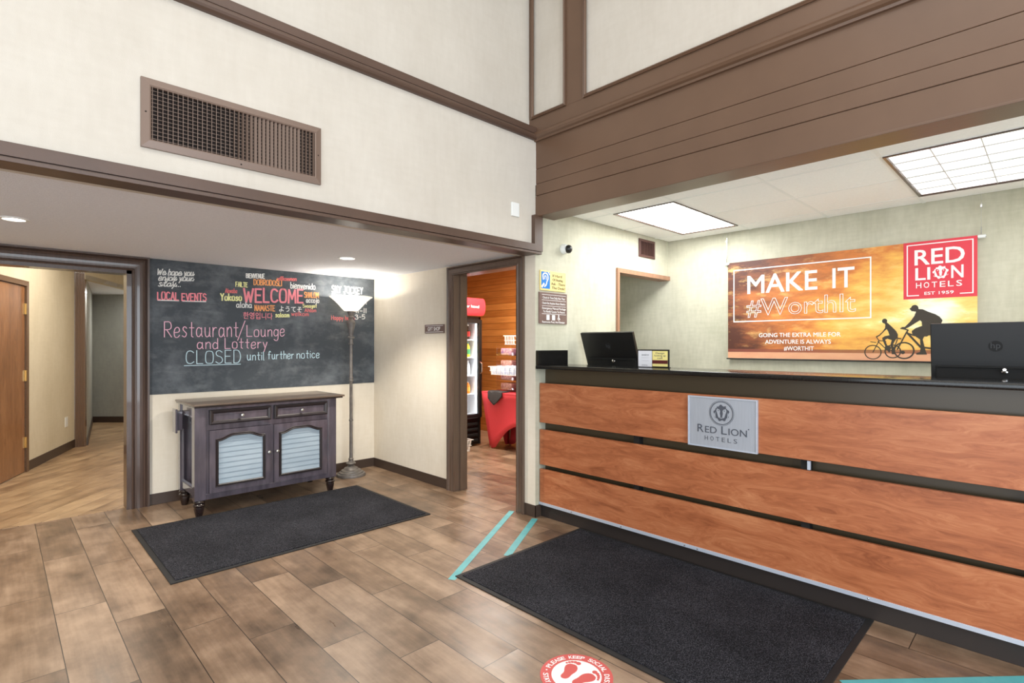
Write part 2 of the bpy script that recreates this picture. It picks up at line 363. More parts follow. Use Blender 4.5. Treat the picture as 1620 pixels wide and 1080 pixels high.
        for i in range(len(T)-1):
            s.F((T[i][1], T[i+1][1], T[i+1][0], T[i][0])); s.F((T[i][0], T[i+1][0], D[i+1][0], D[i][0])); s.F((T[i+1][1], T[i][1], D[i][1], D[i+1][1]))
        s.F((T[0][0], D[0][0], D[0][1], T[0][1])); s.F((T[-1][1], D[-1][1], D[-1][0], T[-1][0]))
        return s
    def text(s, body, fr, a0, a1, b0, h, depth=.002, bold=0, c0=.0004, outline=0, rot=0, hfit=True):
        cu = bpy.data.curves.new('t', 'FONT'); cu.body = body; cu.resolution_u = 3; cu.offset = min(bold, 0)
        if outline: cu.fill_mode = 'NONE'; cu.bevel_depth = outline; cu.bevel_resolution = 0
        ob = bpy.data.objects.new('t', cu); COL.objects.link(ob); bpy.context.view_layer.update()
        ev = ob.evaluated_get(bpy.context.evaluated_depsgraph_get()); me = bpy.data.meshes.new_from_object(ev)
        bpy.data.objects.remove(ob); bpy.data.curves.remove(cu)
        o = bmesh.new(); o.from_mesh(me); bpy.data.meshes.remove(me)
        xs = [v.co.x for v in o.verts]; x0, x1 = min(xs), max(xs)
        k = (a1-a0)/(x1-x0); kh = h/.72
        if not outline and depth:
            g = bmesh.ops.extrude_face_region(o, geom=o.faces[:])
            for v in [e for e in g['geom'] if isinstance(e, bmesh.types.BMVert)]: v.co.z += 1
            bmesh.ops.delete(o, geom=[f for f in o.faces if all(v.co.z < .5 for v in f.verts)], context='FACES_ONLY')
        cr, sr = math.cos(rot), math.sin(rot)
        for v in o.verts:
            a = (v.co.x-x0)*k; b_ = v.co.y*kh; a, b_ = a*cr-b_*sr, a*sr+b_*cr
            z = (v.co.z*kh+outline*kh) if outline else v.co.z*depth
            v.co = fr(a0+a, b0+b_, c0+z)
        for f in o.faces: f.smooth = False
        if bold > 0:                                           # heavier weight: the letters repeated a hair to each side
            me = bpy.data.meshes.new('t'); o.to_mesh(me); q_ = bold*kh*.75
            for i_, (da, db) in enumerate(((-q_, -q_), (q_, -q_), (q_, q_), (-q_, q_))):
                c_ = bmesh.new(); c_.from_mesh(me); sh_ = fr.u*da+fr.v*db-fr.n*(3e-5*(i_+1))
                for v in c_.verts: v.co += sh_
                s.merge(c_)
            bpy.data.meshes.remove(me)
        return s.merge(o)
    def disc(s, ca, cb, r, fr, c0, c1, n=28, r2=None, ri=0):
        pts = [(ca+r*math.cos(2*math.pi*i/n), cb+(r2 or r)*math.sin(2*math.pi*i/n)) for i in range(n)]
        c1 += s.lift()
        if not ri: return s.prism(pts, fr, c0, c1)
        return s.sweep([(0, c0), (0, c1), (r-ri, c1), (r-ri, c0)], fr, pts, closed=True)
    def build(s, name, m, parent=None, smooth=False, label=None, world=False):
        bm = s.bm
        if parent is not None: base = ORIG[parent.name]
        elif world or not bm.verts: base = Vector((0, 0, 0))
        else:
            lo = [min(v.co[i] for v in bm.verts) for i in range(3)]; hi = [max(v.co[i] for v in bm.verts) for i in range(3)]
            base = Vector(((lo[0]+hi[0])/2, (lo[1]+hi[1])/2, lo[2]))
        for v in bm.verts: v.co -= base
        me = bpy.data.meshes.new(name); bm.to_mesh(me); bm.free()
        me.materials.append(m)
        if smooth:
            for p in me.polygons: p.use_smooth = True
            me.set_sharp_from_angle(angle=math.radians(38))
        o = bpy.data.objects.new(name, me); COL.objects.link(o)
        if parent is not None: o.parent = parent
        else: o.location = base
        ORIG[o.name] = base
        if label: o['label'] = label
        return o
def thing(name, label, cat, loc, group=None):
    o = bpy.data.objects.new(name, None); COL.objects.link(o); o.location = loc; o.empty_display_size = .1
    ORIG[o.name] = Vector(loc); o['label'] = label; o['category'] = cat
    if group: o['group'] = group
    return o
def tag(o, label, cat, group=None):
    o['label'] = label; o['category'] = cat
    if group: o['group'] = group
    return o
def struct(mb, name, m):
    o = mb.build(name, m, world=True); o['kind'] = 'structure'; return o
def copy_tree(root, loc):
    r = root.copy(); COL.objects.link(r); r.location = loc; ORIG[r.name] = Vector(loc)
    for ch in root.children:
        c_ = ch.copy(); COL.objects.link(c_); c_.parent = r
        for g in ch.children: d_ = g.copy(); COL.objects.link(d_); d_.parent = c_
    return r

GX, BY, SY, CE, RC, RX = 2.91, 5.12, 2.74, 2.0, 2.335, 4.865
fr_chalk = Fr((0, BY, 0), (1, 0, 0), (0, 0, 1)); fr_soff = Fr((0, SY, 0), (1, 0, 0), (0, 0, 1))
fr_gift = Fr((GX, 0, 0), (0, -1, 0), (0, 0, 1)); fr_back = Fr((RX, 0, 0), (0, -1, 0), (0, 0, 1))

# ================================================================== the setting
struct(MB().box(-3.2, 7, -3.4, 5.18, -.1, 0), 'floor', M['floor'])
struct(MB().box(3.26, RX, -1.6, SY, 0, .004), 'floor_reception_bounce', mat('pale_bounce_sheet', S(206, 200, 190), .6))  # unseen pale sheet, added to bounce light up to the reception ceiling
struct(MB().box(2.97, 5.4, 5.18, 7.1, -.1, 0), 'floor_gift_shop', M['floor_gift'])
struct(MB().box(-3.2, 2.97, 5.18, 12, -.1, 0), 'floor_hallway', M['floor_hall'])
struct(MB().box(-.75, .768, 5.18, 5.29, 0, .003), 'trim_threshold', M['floor_hall'])
# lobby shell behind the camera: two tall windows give the daylight
w = MB()
w.box(-3.3, -1.0, -3.5, -3.4, 0, 4.6); w.box(2.1, 7, -3.5, -3.4, 0, 4.6); w.box(-1.0, 2.1, -3.5, -3.4, 0, .08); w.box(-1.0, 2.1, -3.5, -3.4, 3.1, 4.6)
struct(w, 'wall_south', M['paper'])
w = MB()
w.box(-3.3, -3.2, -3.4, -1.6, 0, 4.6); w.box(-3.3, -3.2, 2.0, 5.12, 0, 4.6); w.box(-3.3, -3.2, -1.6, 2.0, 0, .08); w.box(-3.3, -3.2, -1.6, 2.0, 3.1, 4.6)
struct(w, 'wall_west', M['paper'])
w = MB()
for x in (-1.0, .02, 1.04, 2.06): w.box(x, x+.05, -3.48, -3.42, .08, 3.1)
for z in (.08, 2.1, 3.05): w.box(-1.0, 2.1, -3.47, -3.43, z, z+.05)
struct(w, 'window_1', M['brown'])
w = MB()
for y in (-1.6, -.4, .8, 1.95): w.box(-3.28, -3.22, y, y+.05, .08, 3.1)
for z in (.08, 2.1, 3.05): w.box(-3.27, -3.23, -1.6, 2.0, z, z+.05)
struct(w, 'window_2', M['brown'])
struct(MB().box(-3.3, 3.1, -3.5, 3.0, 4.6, 4.7), 'ceiling_lobby', M['ceil_white'])
struct(MB().box(-3.2, 2.93, 2.80, BY+.12, CE, CE+.1), 'ceiling', M['popcorn'])
# soffit wall over the low alcove, and the taller wall above its moulding
struct(MB().box(-3.2, GX+.006, SY, 2.90, 1.985, 2.86), 'wall_soffit', M['paper'])
struct(MB().box(-3.2, 2.95, 2.80, 2.92, 2.86, 4.6), 'wall_soffit_upper', M['paper'])
# chalkboard wall with the cased opening to the hallway
w = MB(); w.box(.768, GX+.02, BY, BY+.12, 0, CE); w.box(-.75, .768, BY, BY+.12, 1.893, CE); w.box(-3.2, -.75, BY, BY+.12, 0, CE)
struct(w, 'wall_back', M['paper_low'])
# wall with the gift shop doorway, running on as the post beside the counter
w = MB(); w.box(GX, GX+.13, SY+.001, 2.925, 0, 2.27); w.box(GX, GX+.13, 3.735, BY+2, 0, 2.4); w.box(GX, GX+.13, 2.925, 3.735, 1.94, 2.4)
struct(w, 'wall_east', M['paper_low'])
# reception walls
w = MB(); w.box(GX+.001, 3.985, SY, SY+.1, 0, 2.5); w.box(3.985, RX, SY, SY+.1, 1.985, 2.5)
struct(w, 'wall_reception_side', M['paper_desk'])
struct(MB().box(RX, RX+.1, -1.6, 3.5, 0, 2.5), 'wall_reception_back', M['paper_desk'])
struct(MB().box(3.12, RX+.1, -1.7, -1.6, 0, 2.5), 'wall_reception_end', M['paper_desk'])
w = MB(); w.box(3.9, 5.4, 3.5, 3.6, 0, 2.45); w.box(3.9, 3.985, SY+.1, 3.5, 0, 2.45)
struct(w, 'wall_alcove', M['paper_desk'])
struct(MB().box(3.985, RX+.1, SY+.1, 3.5, 2.3, 2.4), 'ceiling_alcove', M['ceil_white'])
w = MB(); w.box(3.955, 3.985, SY-.022, SY+.1, 0, 1.944); w.box(3.955, RX, SY-.022, SY+.1, 1.945, 1.985)
struct(w, 'trim_alcove', M['tan_trim'])
# reception ceiling: lay-in tiles on a T grid
gx = [3.05, 3.50, 4.62, RX]; gy = [-1.6, -1.19, -.57, .05, .68, 1.30, 1.925, 2.46, SY]
struct(MB().box(3.0, RX+.1, -1.7, SY+.1, RC+.02, RC+.08), 'ceiling_reception', M['tile_white'])
w = MB()
xs = [3.05, 3.50, 4.06, 4.62, RX]
for i in range(len(xs)-1):
    for j in range(len(gy)-1):
        if i in (1, 2) and j in (3, 6): continue
        w.box(xs[i]+.008, xs[i+1]-.008, gy[j]+.008, gy[j+1]-.008, RC+.002, RC+.022, .004)
struct(w, 'ceiling_tiles', M['tile_white'])
w = MB()
for x in xs[1:-1]: w.box(x-.011, x+.011, -1.6, SY, RC, RC+.018)
for y in gy[1:-1]: w.box(3.05, RX, y-.011, y+.011, RC+.0012, RC+.018)
struct(w, 'trim_ceiling_grid', M['white'])
# big brown beam over the counter
w = MB()
for z0, z1, dx in ((2.27, 2.416, -.004), (2.422, 2.5075, 0), (2.5095, 2.619, 0), (2.6215, 2.83, 0)): w.box(GX+.005+dx, 3.12, -3.4, SY, z0, z1, .0015, seg=1)
w.box(GX+.013, 3.11, -3.4, SY, 2.29, 2.82); w.box(GX-.006, GX+.05, -3.4, SY, 2.262, 2.275, .004)
struct(w, 'trim_beam', M['beam'])
fy = Fr((GX+.005, 0, 0), (0, -1, 0), (0, 0, 1))
mold = [(-.005, 0), (-.005, .018), (.008, .022), (.016, .036), (.03, .046), (.044, .046), (.056, .036), (.062, .02), (.072, .014), (.072, 0)]
struct(MB().sweep([(a, h) for a, h in mold], fy, [(-2.80, 2.828), (3.4, 2.828)]), 'trim_beam_moulding', M['beam'])
w = MB(); w.box(GX-.005, GX+.03, -3.4, 2.80, 2.89, 3.0, .002); w.box(GX-.005, GX+.03, 2.277, 2.435, 3.0, 4.6, .002); w.box(GX-.005, GX+.03, -.2, -.05, 3.0, 4.6, .002); w.box(GX-.005, GX+.03, 2.775, 2.80, 3.0, 4.6, .002)
bead = [(-.022, 0), (-.022, .01), (-.014, .016), (-.006, .008), (0, .012), (0, 0)]
for a0, a1 in ((-2.775, -2.435), (-2.277, .05)):
    w.sweep([(-x-.0, h) for x, h in bead], Fr((GX-.005, 0, 0), (0, -1, 0), (0, 0, 1)), [(a0+.0, 4.55), (a0, 3.0), (a1, 3.0), (a1, 4.55)])
struct(w, 'trim_upper_panels', M['beam'])
struct(MB().box(GX+.01, GX+.12, -3.4, 2.86, 2.82, 4.6), 'wall_beam_upper', M['paper'])
# moulding on the soffit wall
w = MB(); w.box(-3.2, GX-.01, SY-.022, SY+.06, 2.879, 2.924); w.box(-3.2, GX-.01, SY-.008, SY+.06, 2.84, 2.88)
w.sweep([(-.002, -.01), (-.002, .02), (.006, .034), (.016, .04), (.028, .04), (.036, .034), (.039, .022), (.039, -.01)], fr_soff, [(-3.2, 2.833), (GX-.004, 2.833)])
struct(w, 'trim_soffit_moulding', M['brown'])
w = MB(); w.box(-3.2, 2.955, SY-.035, SY+.02, 2.0, 2.051); w.box(-3.2, 2.95, SY-.031, SY+.1, 1.979, 1.9965, .003); w.box(-3.2, 2.95, SY-.02, SY+.1, 1.996, 2.001)
w.box(2.868, 2.955, SY-.035, SY+.02, 2.0512, 2.268)
struct(w, 'trim_soffit_edge', M['brown'])
# fluted casings
flute = [(0, 0), (0, .022), (.006, .027), (.014, .022), (.02, .017), (.034, .02), (.052, .021), (.07, .02), (.08, .017), (.087, .024), (.095, .017), (.102, .03), (.116, .03), (.118, 0)]
w = MB(); w.sweep(flute, fr_chalk, [(.768, 0), (.768, 1.885), (-.75, 1.885), (-.75, 0)][::-1])
w.box(.735, .768, BY-.01, BY+.13, 0, 1.885); w.box(-.75, .768, BY-.01, BY+.13, 1.86, 1.893)
struct(w, 'trim_hallway_casing', M['brown_dark'])
fl2 = [(0, 0), (0, .016), (.01, .02), (.016, .014), (.046, .016), (.055, .022), (.06, .014), (.064, .024), (.074, .024), (.075, 0)]
w = MB(); w.sweep(fl2, fr_gift, [(-3.735, 0), (-3.735, 1.915), (-2.925, 1.915), (-2.925, 0)])
w.box(GX-.012, GX+.134, 3.722, 3.737, 0, 1.93); w.box(GX-.012, GX+.134, 2.923, 2.936, 0, 1.93); w.box(GX-.012, GX+.134, 2.924, 3.735, 1.915, 1.942)
w.box(GX+.055, GX+.134, 3.71, 3.7225, 0, 1.93); w.box(GX+.055, GX+.134, 2.9355, 2.946, 0, 1.93)
struct(w, 'trim_gift_casing', mat('brown_gloss_casing', S(92, 74, 62), .32, col2=S(102, 83, 70), scale=12, stretch=(6, 6, .4), coat=.3))
# cove bases
struct(MB().box(.887, GX, BY-.007, BY, 0, .09, .002), 'baseboard_back', M['base'])
w = MB(); w.box(GX-.007, GX, 3.81, BY, 0, .09, .002); w.box(GX-.007, GX, SY-.007, 2.85, 0, .09, .002); w.box(GX-.007, 2.965, SY-.007, SY, 0, .09, .002)
struct(w, 'baseboard_east', M['base'])
# gift shop
struct(MB().box(5.3, 5.4, 3.6, 7.1, 0, 2.45), 'wall_gift_shop_back', M['gift_wood'])
struct(MB().box(GX+.13, 5.4, 7.0, 7.1, 0, 2.45), 'wall_gift_shop_end', M['gift_wood'])
w = MB(); w.box(GX+.13, 5.4, 3.6, 7.1, 2.375, 2.45); w.box(GX+.13, 3.9, SY+.1, 3.6, 2.375, 2.45)
struct(w, 'ceiling_gift_shop', M['ceil_white'])
# hallway: a wall at an angle with a door, a fluted post, a darker corridor behind
A = Vector((.227, 7.389)); D = Vector((.346, .938)).normalized(); R2 = Vector((D.y, -D.x))
def hseg(mb, p, q, z0, z1, th, side=1):
    p, q = Vector(p), Vector(q); d_ = (q-p).normalized(); n_ = Vector((-d_.y, d_.x))*th*side
    return mb.prism([tuple(p), tuple(q), tuple(q+n_), tuple(p+n_)], Fr((0, 0, 0), (1, 0, 0), (0, 1, 0)), z0, z1)
P = lambda t, o=0: A+D*t+R2*o
w = MB(); hseg(w, P(-2.4), P(-1.02), 0, 2.6, .1); hseg(w, P(-.05), P(1.40), 0, 2.6, .1); hseg(w, P(-1.02), P(-.05), 1.93, 2.6, .1)
struct(w, 'wall_hallway', M['paper_hall'])
w = MB(); hseg(w, P(-.0, .006), P(1.40, .006), 0, .1, .006)
struct(w, 'baseboard_hallway', M['base'])
Q = P(1.40)
w = MB()
for k in range(7): w.lathe([(0, 0), (.0078, 0), (.0078, 2.6), (0, 2.6)], (*(Q+R2*(.009+.0145*k)-D*.0), 0), 10)
hseg(w, Q+D*.002, Q+R2*.108+D*.002, 0, 2.6, .06)
struct(w, 'trim_hallway_post', mat('glossy_fluted_wood', S(112, 88, 70), .25, coat=.4))
E1 = Q+R2*.108; E2 = Vector((1.15, 11.26)); E3 = Vector((2.8, 9.75))
w = MB(); hseg(w, E1+D*.07, E2, 0, 2.15, .1); hseg(w, E2, E3, 0, 2.15, .1)
struct(w, 'wall_corridor', M['paper_dark'])
w = MB(); hseg(w, E1+D*.07, E2, 0, .1, .012, -1); hseg(w, E2, E3, 0, .1, .012, -1)
struct(w, 'baseboard_corridor', M['base'])
G2 = Vector((1.9, 10.6))
w = MB(); hseg(w, E1, Vector((1.51, 10.1)), 2.14, 2.6, .06); hseg(w, Vector((1.51, 10.1)), Vector((2.8, 8.9)), 2.14, 2.6, .06)
struct(w, 'wall_corridor_header', M['paper_hall'])
struct(MB().prism([tuple(E1), (1.51, 10.1), (2.8, 8.9), (2.9, 11.5), (.8, 11.5)], Fr((0, 0, 0), (1, 0, 0), (0, 1, 0)), 2.142, 2.2), 'ceiling_corridor', M['popcorn'])
struct(MB().box(-2, 2.97, BY+.12, 11.5, 2.6, 2.7), 'ceiling_hallway', M['ceil_white'])
struct(MB().box(2.75, 2.85, BY+.12, 11.5, 0, 2.6), 'wall_hallway_east', M['paper_hall'])
# hallway door (structure) with its frame and hinges
fd = Fr((A.x, A.y, 0), (D.x, D.y, 0), (0, 0, 1))
frd = lambda: Fr((A.x+R2.x*.0, A.y+R2.y*.0, 0), (D.x, D.y, 0), (0, 0, 1))
w = MB(); w.sweep([(0, -.1), (0, .015), (.05, .015), (.05, -.1)], frd(), [(-.05, 0), (-.05, 1.9), (-.97, 1.9), (-.97, 0)][::-1])
door_frame = struct(w, 'door_1', M['door_frame'])
w = MB(); w.prism([(-.965, .008), (-.055, .008), (-.055, 1.895), (-.965, 1.895)], frd(), -.045, -.003)
leaf = w.build('door_leaf', M['door_wood'], door_frame)
for z in (.25, .93, 1.61):
    w = MB(); w.prism([(-.085, z), (-.045, z), (-.045, z+.11), (-.085, z+.11)], frd(), -.003, .004); w.tube([fd(-.052, z, .008), fd(-.052, z+.11, .008)], .008)
    w.build('hinge', M['brass'], door_frame, label='brass door hinge')

# ================================================================== things
# --- supply air grille
fv = Fr((0, SY, 0), (1, 0, 0), (0, 0, 1))
t = thing('air_vent', 'long brown metal air grille on the cream wall above the alcove', 'vent', (.839, SY, 2.15))
x0, x1, z0, z1 = .442, 1.236, 2.149, 2.448
MB().sweep([(0, 0), (0, .014), (-.03, .0215), (-.036, .018), (-.036, 0)], fv, [(x1, z0), (x0, z0), (x0, z1), (x1, z1)], closed=True).build('frame', M['vent'], t)
MB().box(x0+.03, x1-.03, SY-.0015, SY-.0003, z0+.03, z1-.03).build('duct_shade_sheet', M['vent_dark'], t, label='dark sheet painted as the shaded duct behind the grille slats')  # flat sheet on the wall, the duct's shade is in its colour
for k in range(38):
    x = x0+.042+k*(x1-x0-.084)/37
    th = math.radians(-12 if k < 17 else (-12+62*min(1, (k-16)/6) if k < 34 else 10))
    MB().box(-.0011, .0011, -.007, .007, z0+.034, z1-.034, mtx=Matrix.Translation((x, SY-.0115, 0)) @ Matrix.Rotation(th, 4, 'Z')).build('vertical_slat', M['vent'], t)
for k in range(13):
    z = z0+.046+k*(z1-z0-.092)/12
    MB().box(x0+.034, x1-.034, SY-.0042, SY-.002, z-.0013, z+.0013).build('horizontal_slat', M['vent'], t)
for x, z in ((x0+.017, 2.3), (x1-.017, 2.3), (.84, z0+.014)): MB().lathe([(0, .003), (.003, .002), (.0038, 0)], (x, SY-.0175, z), 10, (0, -1, 0)).build('screw', M['vent_dark'], t)
# --- blank wall plate
t = tag(MB().box(2.652, 2.729, SY-.012, SY, 2.228, 2.328, .004).build('wall_plate', M['white']), 'small white plastic plate on the cream wall near the beam corner', 'wall plate')
# --- recessed lights in the low ceiling
def downlight(x, y, label):
    t = thing('recessed_light', label, 'ceiling light', (x, y, CE), 'recessed lights in the low ceiling')
    MB().lathe([(.048, .0), (.05, -.006), (.066, -.005), (.068, 0)], (x, y, CE), 36).build('trim_ring', M['white'], t, True)
    MB().lathe([(0, -.002), (.049, -.002), (.049, 0), (0, 0)], (x, y, CE), 36).build('lens', M['downlight'], t)
    point('downlight_lamp', (x, y, CE-.03), 100, (1, .93, .82), .04, spot=120)
downlight(.069, 4.044, 'round recessed ceiling light near the hallway opening')
downlight(2.026, 4.001, 'round recessed ceiling light in front of the floor lamp')

# --- chalkboard and its writing
GL = {  # single-stroke hand alphabet: cap height 1, x height .6; "~" marks a rounded stroke
 'A': '0,0 .34,1 .68,0|.14,.36 .54,.36', 'B': '0,0 0,1|~0,1 .5,1 .55,.6 .0,.54|~0,.54 .6,.55 .65,.02 0,0', 'C': '~.66,.85 .4,1.02 .0,.9 -.02,.1 .4,-.02 .68,.15',
 'D': '0,0 0,1|~0,1 .5,1 .72,.5 .5,0 0,0', 'E': '.58,1 0,1 0,0 .6,0|0,.53 .48,.53', 'F': '.56,1 0,1 0,0|0,.53 .46,.53', 'G': '~.66,.85 .4,1.02 0,.9 -.02,.1 .4,-.03 .68,.1 .68,.45|.4,.45 .7,.45',
 'H': '0,0 0,1|.62,0 .62,1|0,.5 .62,.5', 'I': '0,0 0,1', 'J': '.2,1 .6,1|~.42,1 .42,.1 .2,-.04 0,.15', 'K': '0,0 0,1|.58,1 0,.45|.12,.55 .62,0', 'L': '0,1 0,0 .56,0',
 'M': '0,0 .06,1 .4,.3 .74,1 .8,0', 'N': '0,0 0,1 .6,0 .6,1', 'O': '~.35,1 0,.95 -.02,.05 .35,0 .72,.05 .72,.95 .35,1', 'P': '0,0 0,1|~0,1 .55,1.02 .62,.5 0,.45',
 'R': '0,0 0,1|~0,1 .58,1.02 .64,.5 0,.48|.2,.48 .64,0', 'S': '~.58,.88 .3,1.05 -.02,.9 .05,.6 .55,.5 .66,.15 .3,-.05 -.02,.12', 'Š': '~.58,.88 .3,1.05 -.02,.9 .05,.6 .55,.5 .66,.15 .3,-.05 -.02,.12|.15,1.28 .3,1.12 .48,1.28',
 'T': '0,1 .64,1|.32,1 .32,0', 'U': '~0,1 0,.1 .3,-.04 .6,.1 .6,1', 'V': '0,1 .32,0 .64,1', 'W': '0,1 .24,0 .46,.75 .68,0 .94,1', 'Y': '0,1 .3,.5 .6,1|.3,.5 .3,0',
 'a': '~.46,.5 .2,.66 -.03,.45 .0,.05 .25,-.04 .44,.2|.47,.6 .48,.1 .56,0', 'b': '0,1 0,0|~0,.45 .25,.66 .5,.4 .42,.02 .2,-.04 0,.12', 'c': '~.45,.5 .25,.64 0,.5 -.02,.12 .22,-.04 .46,.1', 'd': '.48,1 .48,0|~.48,.45 .22,.66 -.02,.42 .02,.05 .25,-.04 .48,.15',
 'e': '~.02,.3 .46,.32 .46,.6 .2,.68 -.04,.45 .0,.0 .28,-.05 .48,.12', 'f': '~.44,.9 .3,1.05 .16,.9 .16,.5 .16,0|0,.58 .36,.58', 'g': '~.46,.5 .2,.66 -.03,.45 .0,.08 .25,-.0 .46,.2|~.47,.6 .48,0 .44,-.34 .2,-.42 .0,-.28', 'h': '0,1 0,0|~0,.4 .22,.66 .44,.55 .45,.3 .45,0',
 'i': '0,.6 0,0|0,.82 .02,.86', 'j': '~.2,.6 .2,-.1 .12,-.4 -.06,-.3|.2,.82 .22,.86', 'k': '0,1 0,0|.42,.6 .02,.25|.12,.32 .45,0', 'l': '0,1 0,.05 .08,0', 'm': '0,.6 0,0|~0,.4 .18,.66 .34,.5 .34,0|~.34,.4 .5,.66 .68,.5 .68,0', 'n': '0,.6 0,0|~0,.4 .22,.66 .44,.55 .45,.3 .45,0',
 'o': '~.24,.64 -.02,.58 -.02,.02 .24,-.02 .5,.02 .5,.58 .24,.64', 'p': '0,.6 0,-.38|~0,.45 .25,.66 .5,.42 .42,.02 .2,-.02 0,.12', 'r': '0,.6 0,0|~0,.35 .14,.6 .36,.58', 's': '~.4,.54 .2,.68 0,.5 .2,.34 .42,.2 .24,-.05 -.02,.06', 't': '.2,.95 .2,.06 .34,0|0,.6 .42,.6',
 'u': '~0,.6 0,.08 .2,-.05 .4,.08 .44,.3|.45,.6 .45,.08 .52,0', 'v': '0,.6 .22,0 .44,.6', 'w': '0,.6 .16,0 .32,.5 .48,0 .64,.6', 'y': '0,.6 .22,.05|.46,.6 .1,-.38', 'z': '0,.6 .42,.6 0,0 .45,0', 'x': '0,.6 .42,0|.42,.6 0,0',
 '/': '0,0 .5,1', '.': '0,0 .03,.03', '-': '0,.45 .3,.45', ':': '0,.1 .03,.13|0,.45 .03,.48', '1': '0,0 0,1', '3': '~0,.9 .3,1.05 .55,.8 .2,.54 .6,.45 .5,0 .2,-.05 0,.1', '5': '.5,1 .04,1 .02,.55|~.02,.55 .4,.66 .58,.3 .4,0 0,.02', '&': '~.6,0 .1,.7 .25,1.02 .42,.8 0,.3 .2,-.04 .6,.4', ' ': '', '7': '0,1 .55,1 .2,0',
}
def chaikin(p, it=3):
    for _ in range(it):
        q = [p[0]]
        for a, b_ in zip(p, p[1:]): q += [(a[0]*.75+b_[0]*.25, a[1]*.75+b_[1]*.25), (a[0]*.25+b_[0]*.75, a[1]*.25+b_[1]*.75)]
        p = q+[p[-1]]
    return p
def glyph(ch):
    out = []
    for st in GL.get(ch, GL['o']).split('|'):
        if not st: continue
        sm_ = st.startswith('~'); pts = [tuple(float(v) for v in p.split(',')) for p in st.lstrip('~').split()]
        out.append(chaikin(pts) if sm_ else pts)
    return out
def hand(mb, body, fr, a0, a1, ba, bb, h, wgt, slant=0, join=False, c1=.0025, gap=.26):
    x = 0; sts = []
    for ch in body:
        if ch == ' ': x += .42; continue
        g = glyph(ch); mxx = max(p[0] for s_ in g for p in s_)
        jy = random.uniform(-.02, .02); js = random.uniform(.96, 1.05)
        for s_ in g: sts.append([(x+p[0]+slant*p[1], p[1]*js+jy) for p in s_])
        if join and ch.islower(): sts.append([(x+mxx*.8, .04), (x+mxx+.14, .02), (x+mxx+.3, .3)])
        x += mxx+gap
    xs_ = [p[0] for s_ in sts for p in s_]; lo, hi_ = min(xs_), max(xs_); k = (a1-a0)/(hi_-lo)
    for s_ in sts:
        mb.line([(a0+(p[0]-lo)*k, ba+(bb-ba)*(p[0]-lo)/(hi_-lo)+p[1]*h) for p in s_], wgt, fr, .0005, c1)
fb = Fr((0, BY-.006, 0), (1, 0, 0), (0, 0, 1))
cb = thing('chalkboard', 'big dark grey chalkboard with coloured chalk writing above the sideboard', 'chalkboard', (1.9, BY, .895))
MB().box(.888, GX-.002, BY-.006, BY, .895, 1.9985, .001).build('board', M['chalkboard'], cb)
mkey_name = dict(ck_white='white', ck_pink='pink', ck_red='red', ck_orange='orange', ck_yellow='yellow', ck_pale='pale pink', ck_ice='pale blue')
def chalked(name, mkey, rows, label, wgt, bold=1):
    for r_ in rows:
        mb = MB(); body, a0, a1, ba, bb, h = r_[:6]; kw = r_[6] if len(r_) > 6 else {}
        if body == '_': mb.line([(a0, ba), (a1, bb)], h, fb)
        elif ord(body[0]) > 0x2000: mb.text(body, fb, a0, a1, (ba+bb)/2, h*.82, .0015, kw.get('bold', .012))
        else: hand(mb, body, fb, a0, a1, ba, bb, h, kw.get('w', wgt), kw.get('slant', 0), kw.get('join', False))
        mb.build('underline' if body == '_' else name, M[mkey], cb, label=(mkey_name[mkey]+' chalk line') if body == '_' else mkey_name[mkey]+' chalk writing: '+body)
cur = dict(slant=.3, join=True)
chalked('lettering', 'ck_white', [('We hope you', .944, 1.205, 1.872, 1.886, .048, cur), ('enjoy your', .949, 1.203, 1.826, 1.842, .046, cur), ('stay...', .947, 1.102, 1.778, 1.786, .046, cur),
  ('_', .944, 1.091, 1.663, 1.667, .008), ('_', 1.12, 1.293, 1.666, 1.671, .008), ('BIENVENUE', 1.619, 1.777, 1.905, 1.914, .038), ('bienvenido', 2.018, 2.258, 1.841, 1.846, .056),
  ('accojo', 2.169, 2.296, 1.714, 1.716, .046), ('aloha', 1.538, 1.666, 1.634, 1.637, .05), ('ようてそ', 1.911, 2.125, 1.613, 1.621, .056),
  ('SKY JOCKEY', 2.431, 2.771, 1.829, 1.837, .066, dict(w=.009)), ('Bar & Grill', 2.435, 2.72, 1.783, 1.794, .04), ('7PM', 2.70, 2.814, 1.726, 1.728, .042), ('11-11', 2.698, 2.811, 1.635, 1.636, .046), ('3-5', 2.686, 2.797, 1.569, 1.573, .044)], 'white chalk greetings and hours', .0072)
chalked('lettering', 'ck_pink', [('LOCAL', .942, 1.088, 1.669, 1.673, .06), ('EVENTS', 1.114, 1.295, 1.671, 1.677, .06), ('WELCOME', 1.6, 2.135, 1.688, 1.706, .122, dict(w=.017)), ('한영입니다', 1.594, 1.85, 1.538, 1.541, .06, dict(bold=0.004))], 'pink chalk WELCOME and LOCAL EVENTS', .0095)
chalked('lettering', 'ck_red', [('willkommen', 1.893, 2.072, 1.906, 1.915, .036, dict(slant=.15)), ('Akwaba', 1.445, 1.541, 1.758, 1.762, .038, dict(slant=.15)), ('Ahlan', 2.154, 2.265, 1.619, 1.624, .034), ('welkom', 2.025, 2.191, 1.579, 1.582, .038), ('Happy hour:', 2.427, 2.678, 1.553, 1.558, .042)], 'red chalk greetings', .0055)
chalked('lettering', 'ck_orange', [('DOBRODOŠLI', 1.685, 1.932, 1.847, 1.856, .048), ('SHALOM', 2.151, 2.292, 1.76, 1.766, .05), ('NAMASTE', 1.693, 1.87, 1.61, 1.617, .05)], 'orange chalk greetings', .0078)
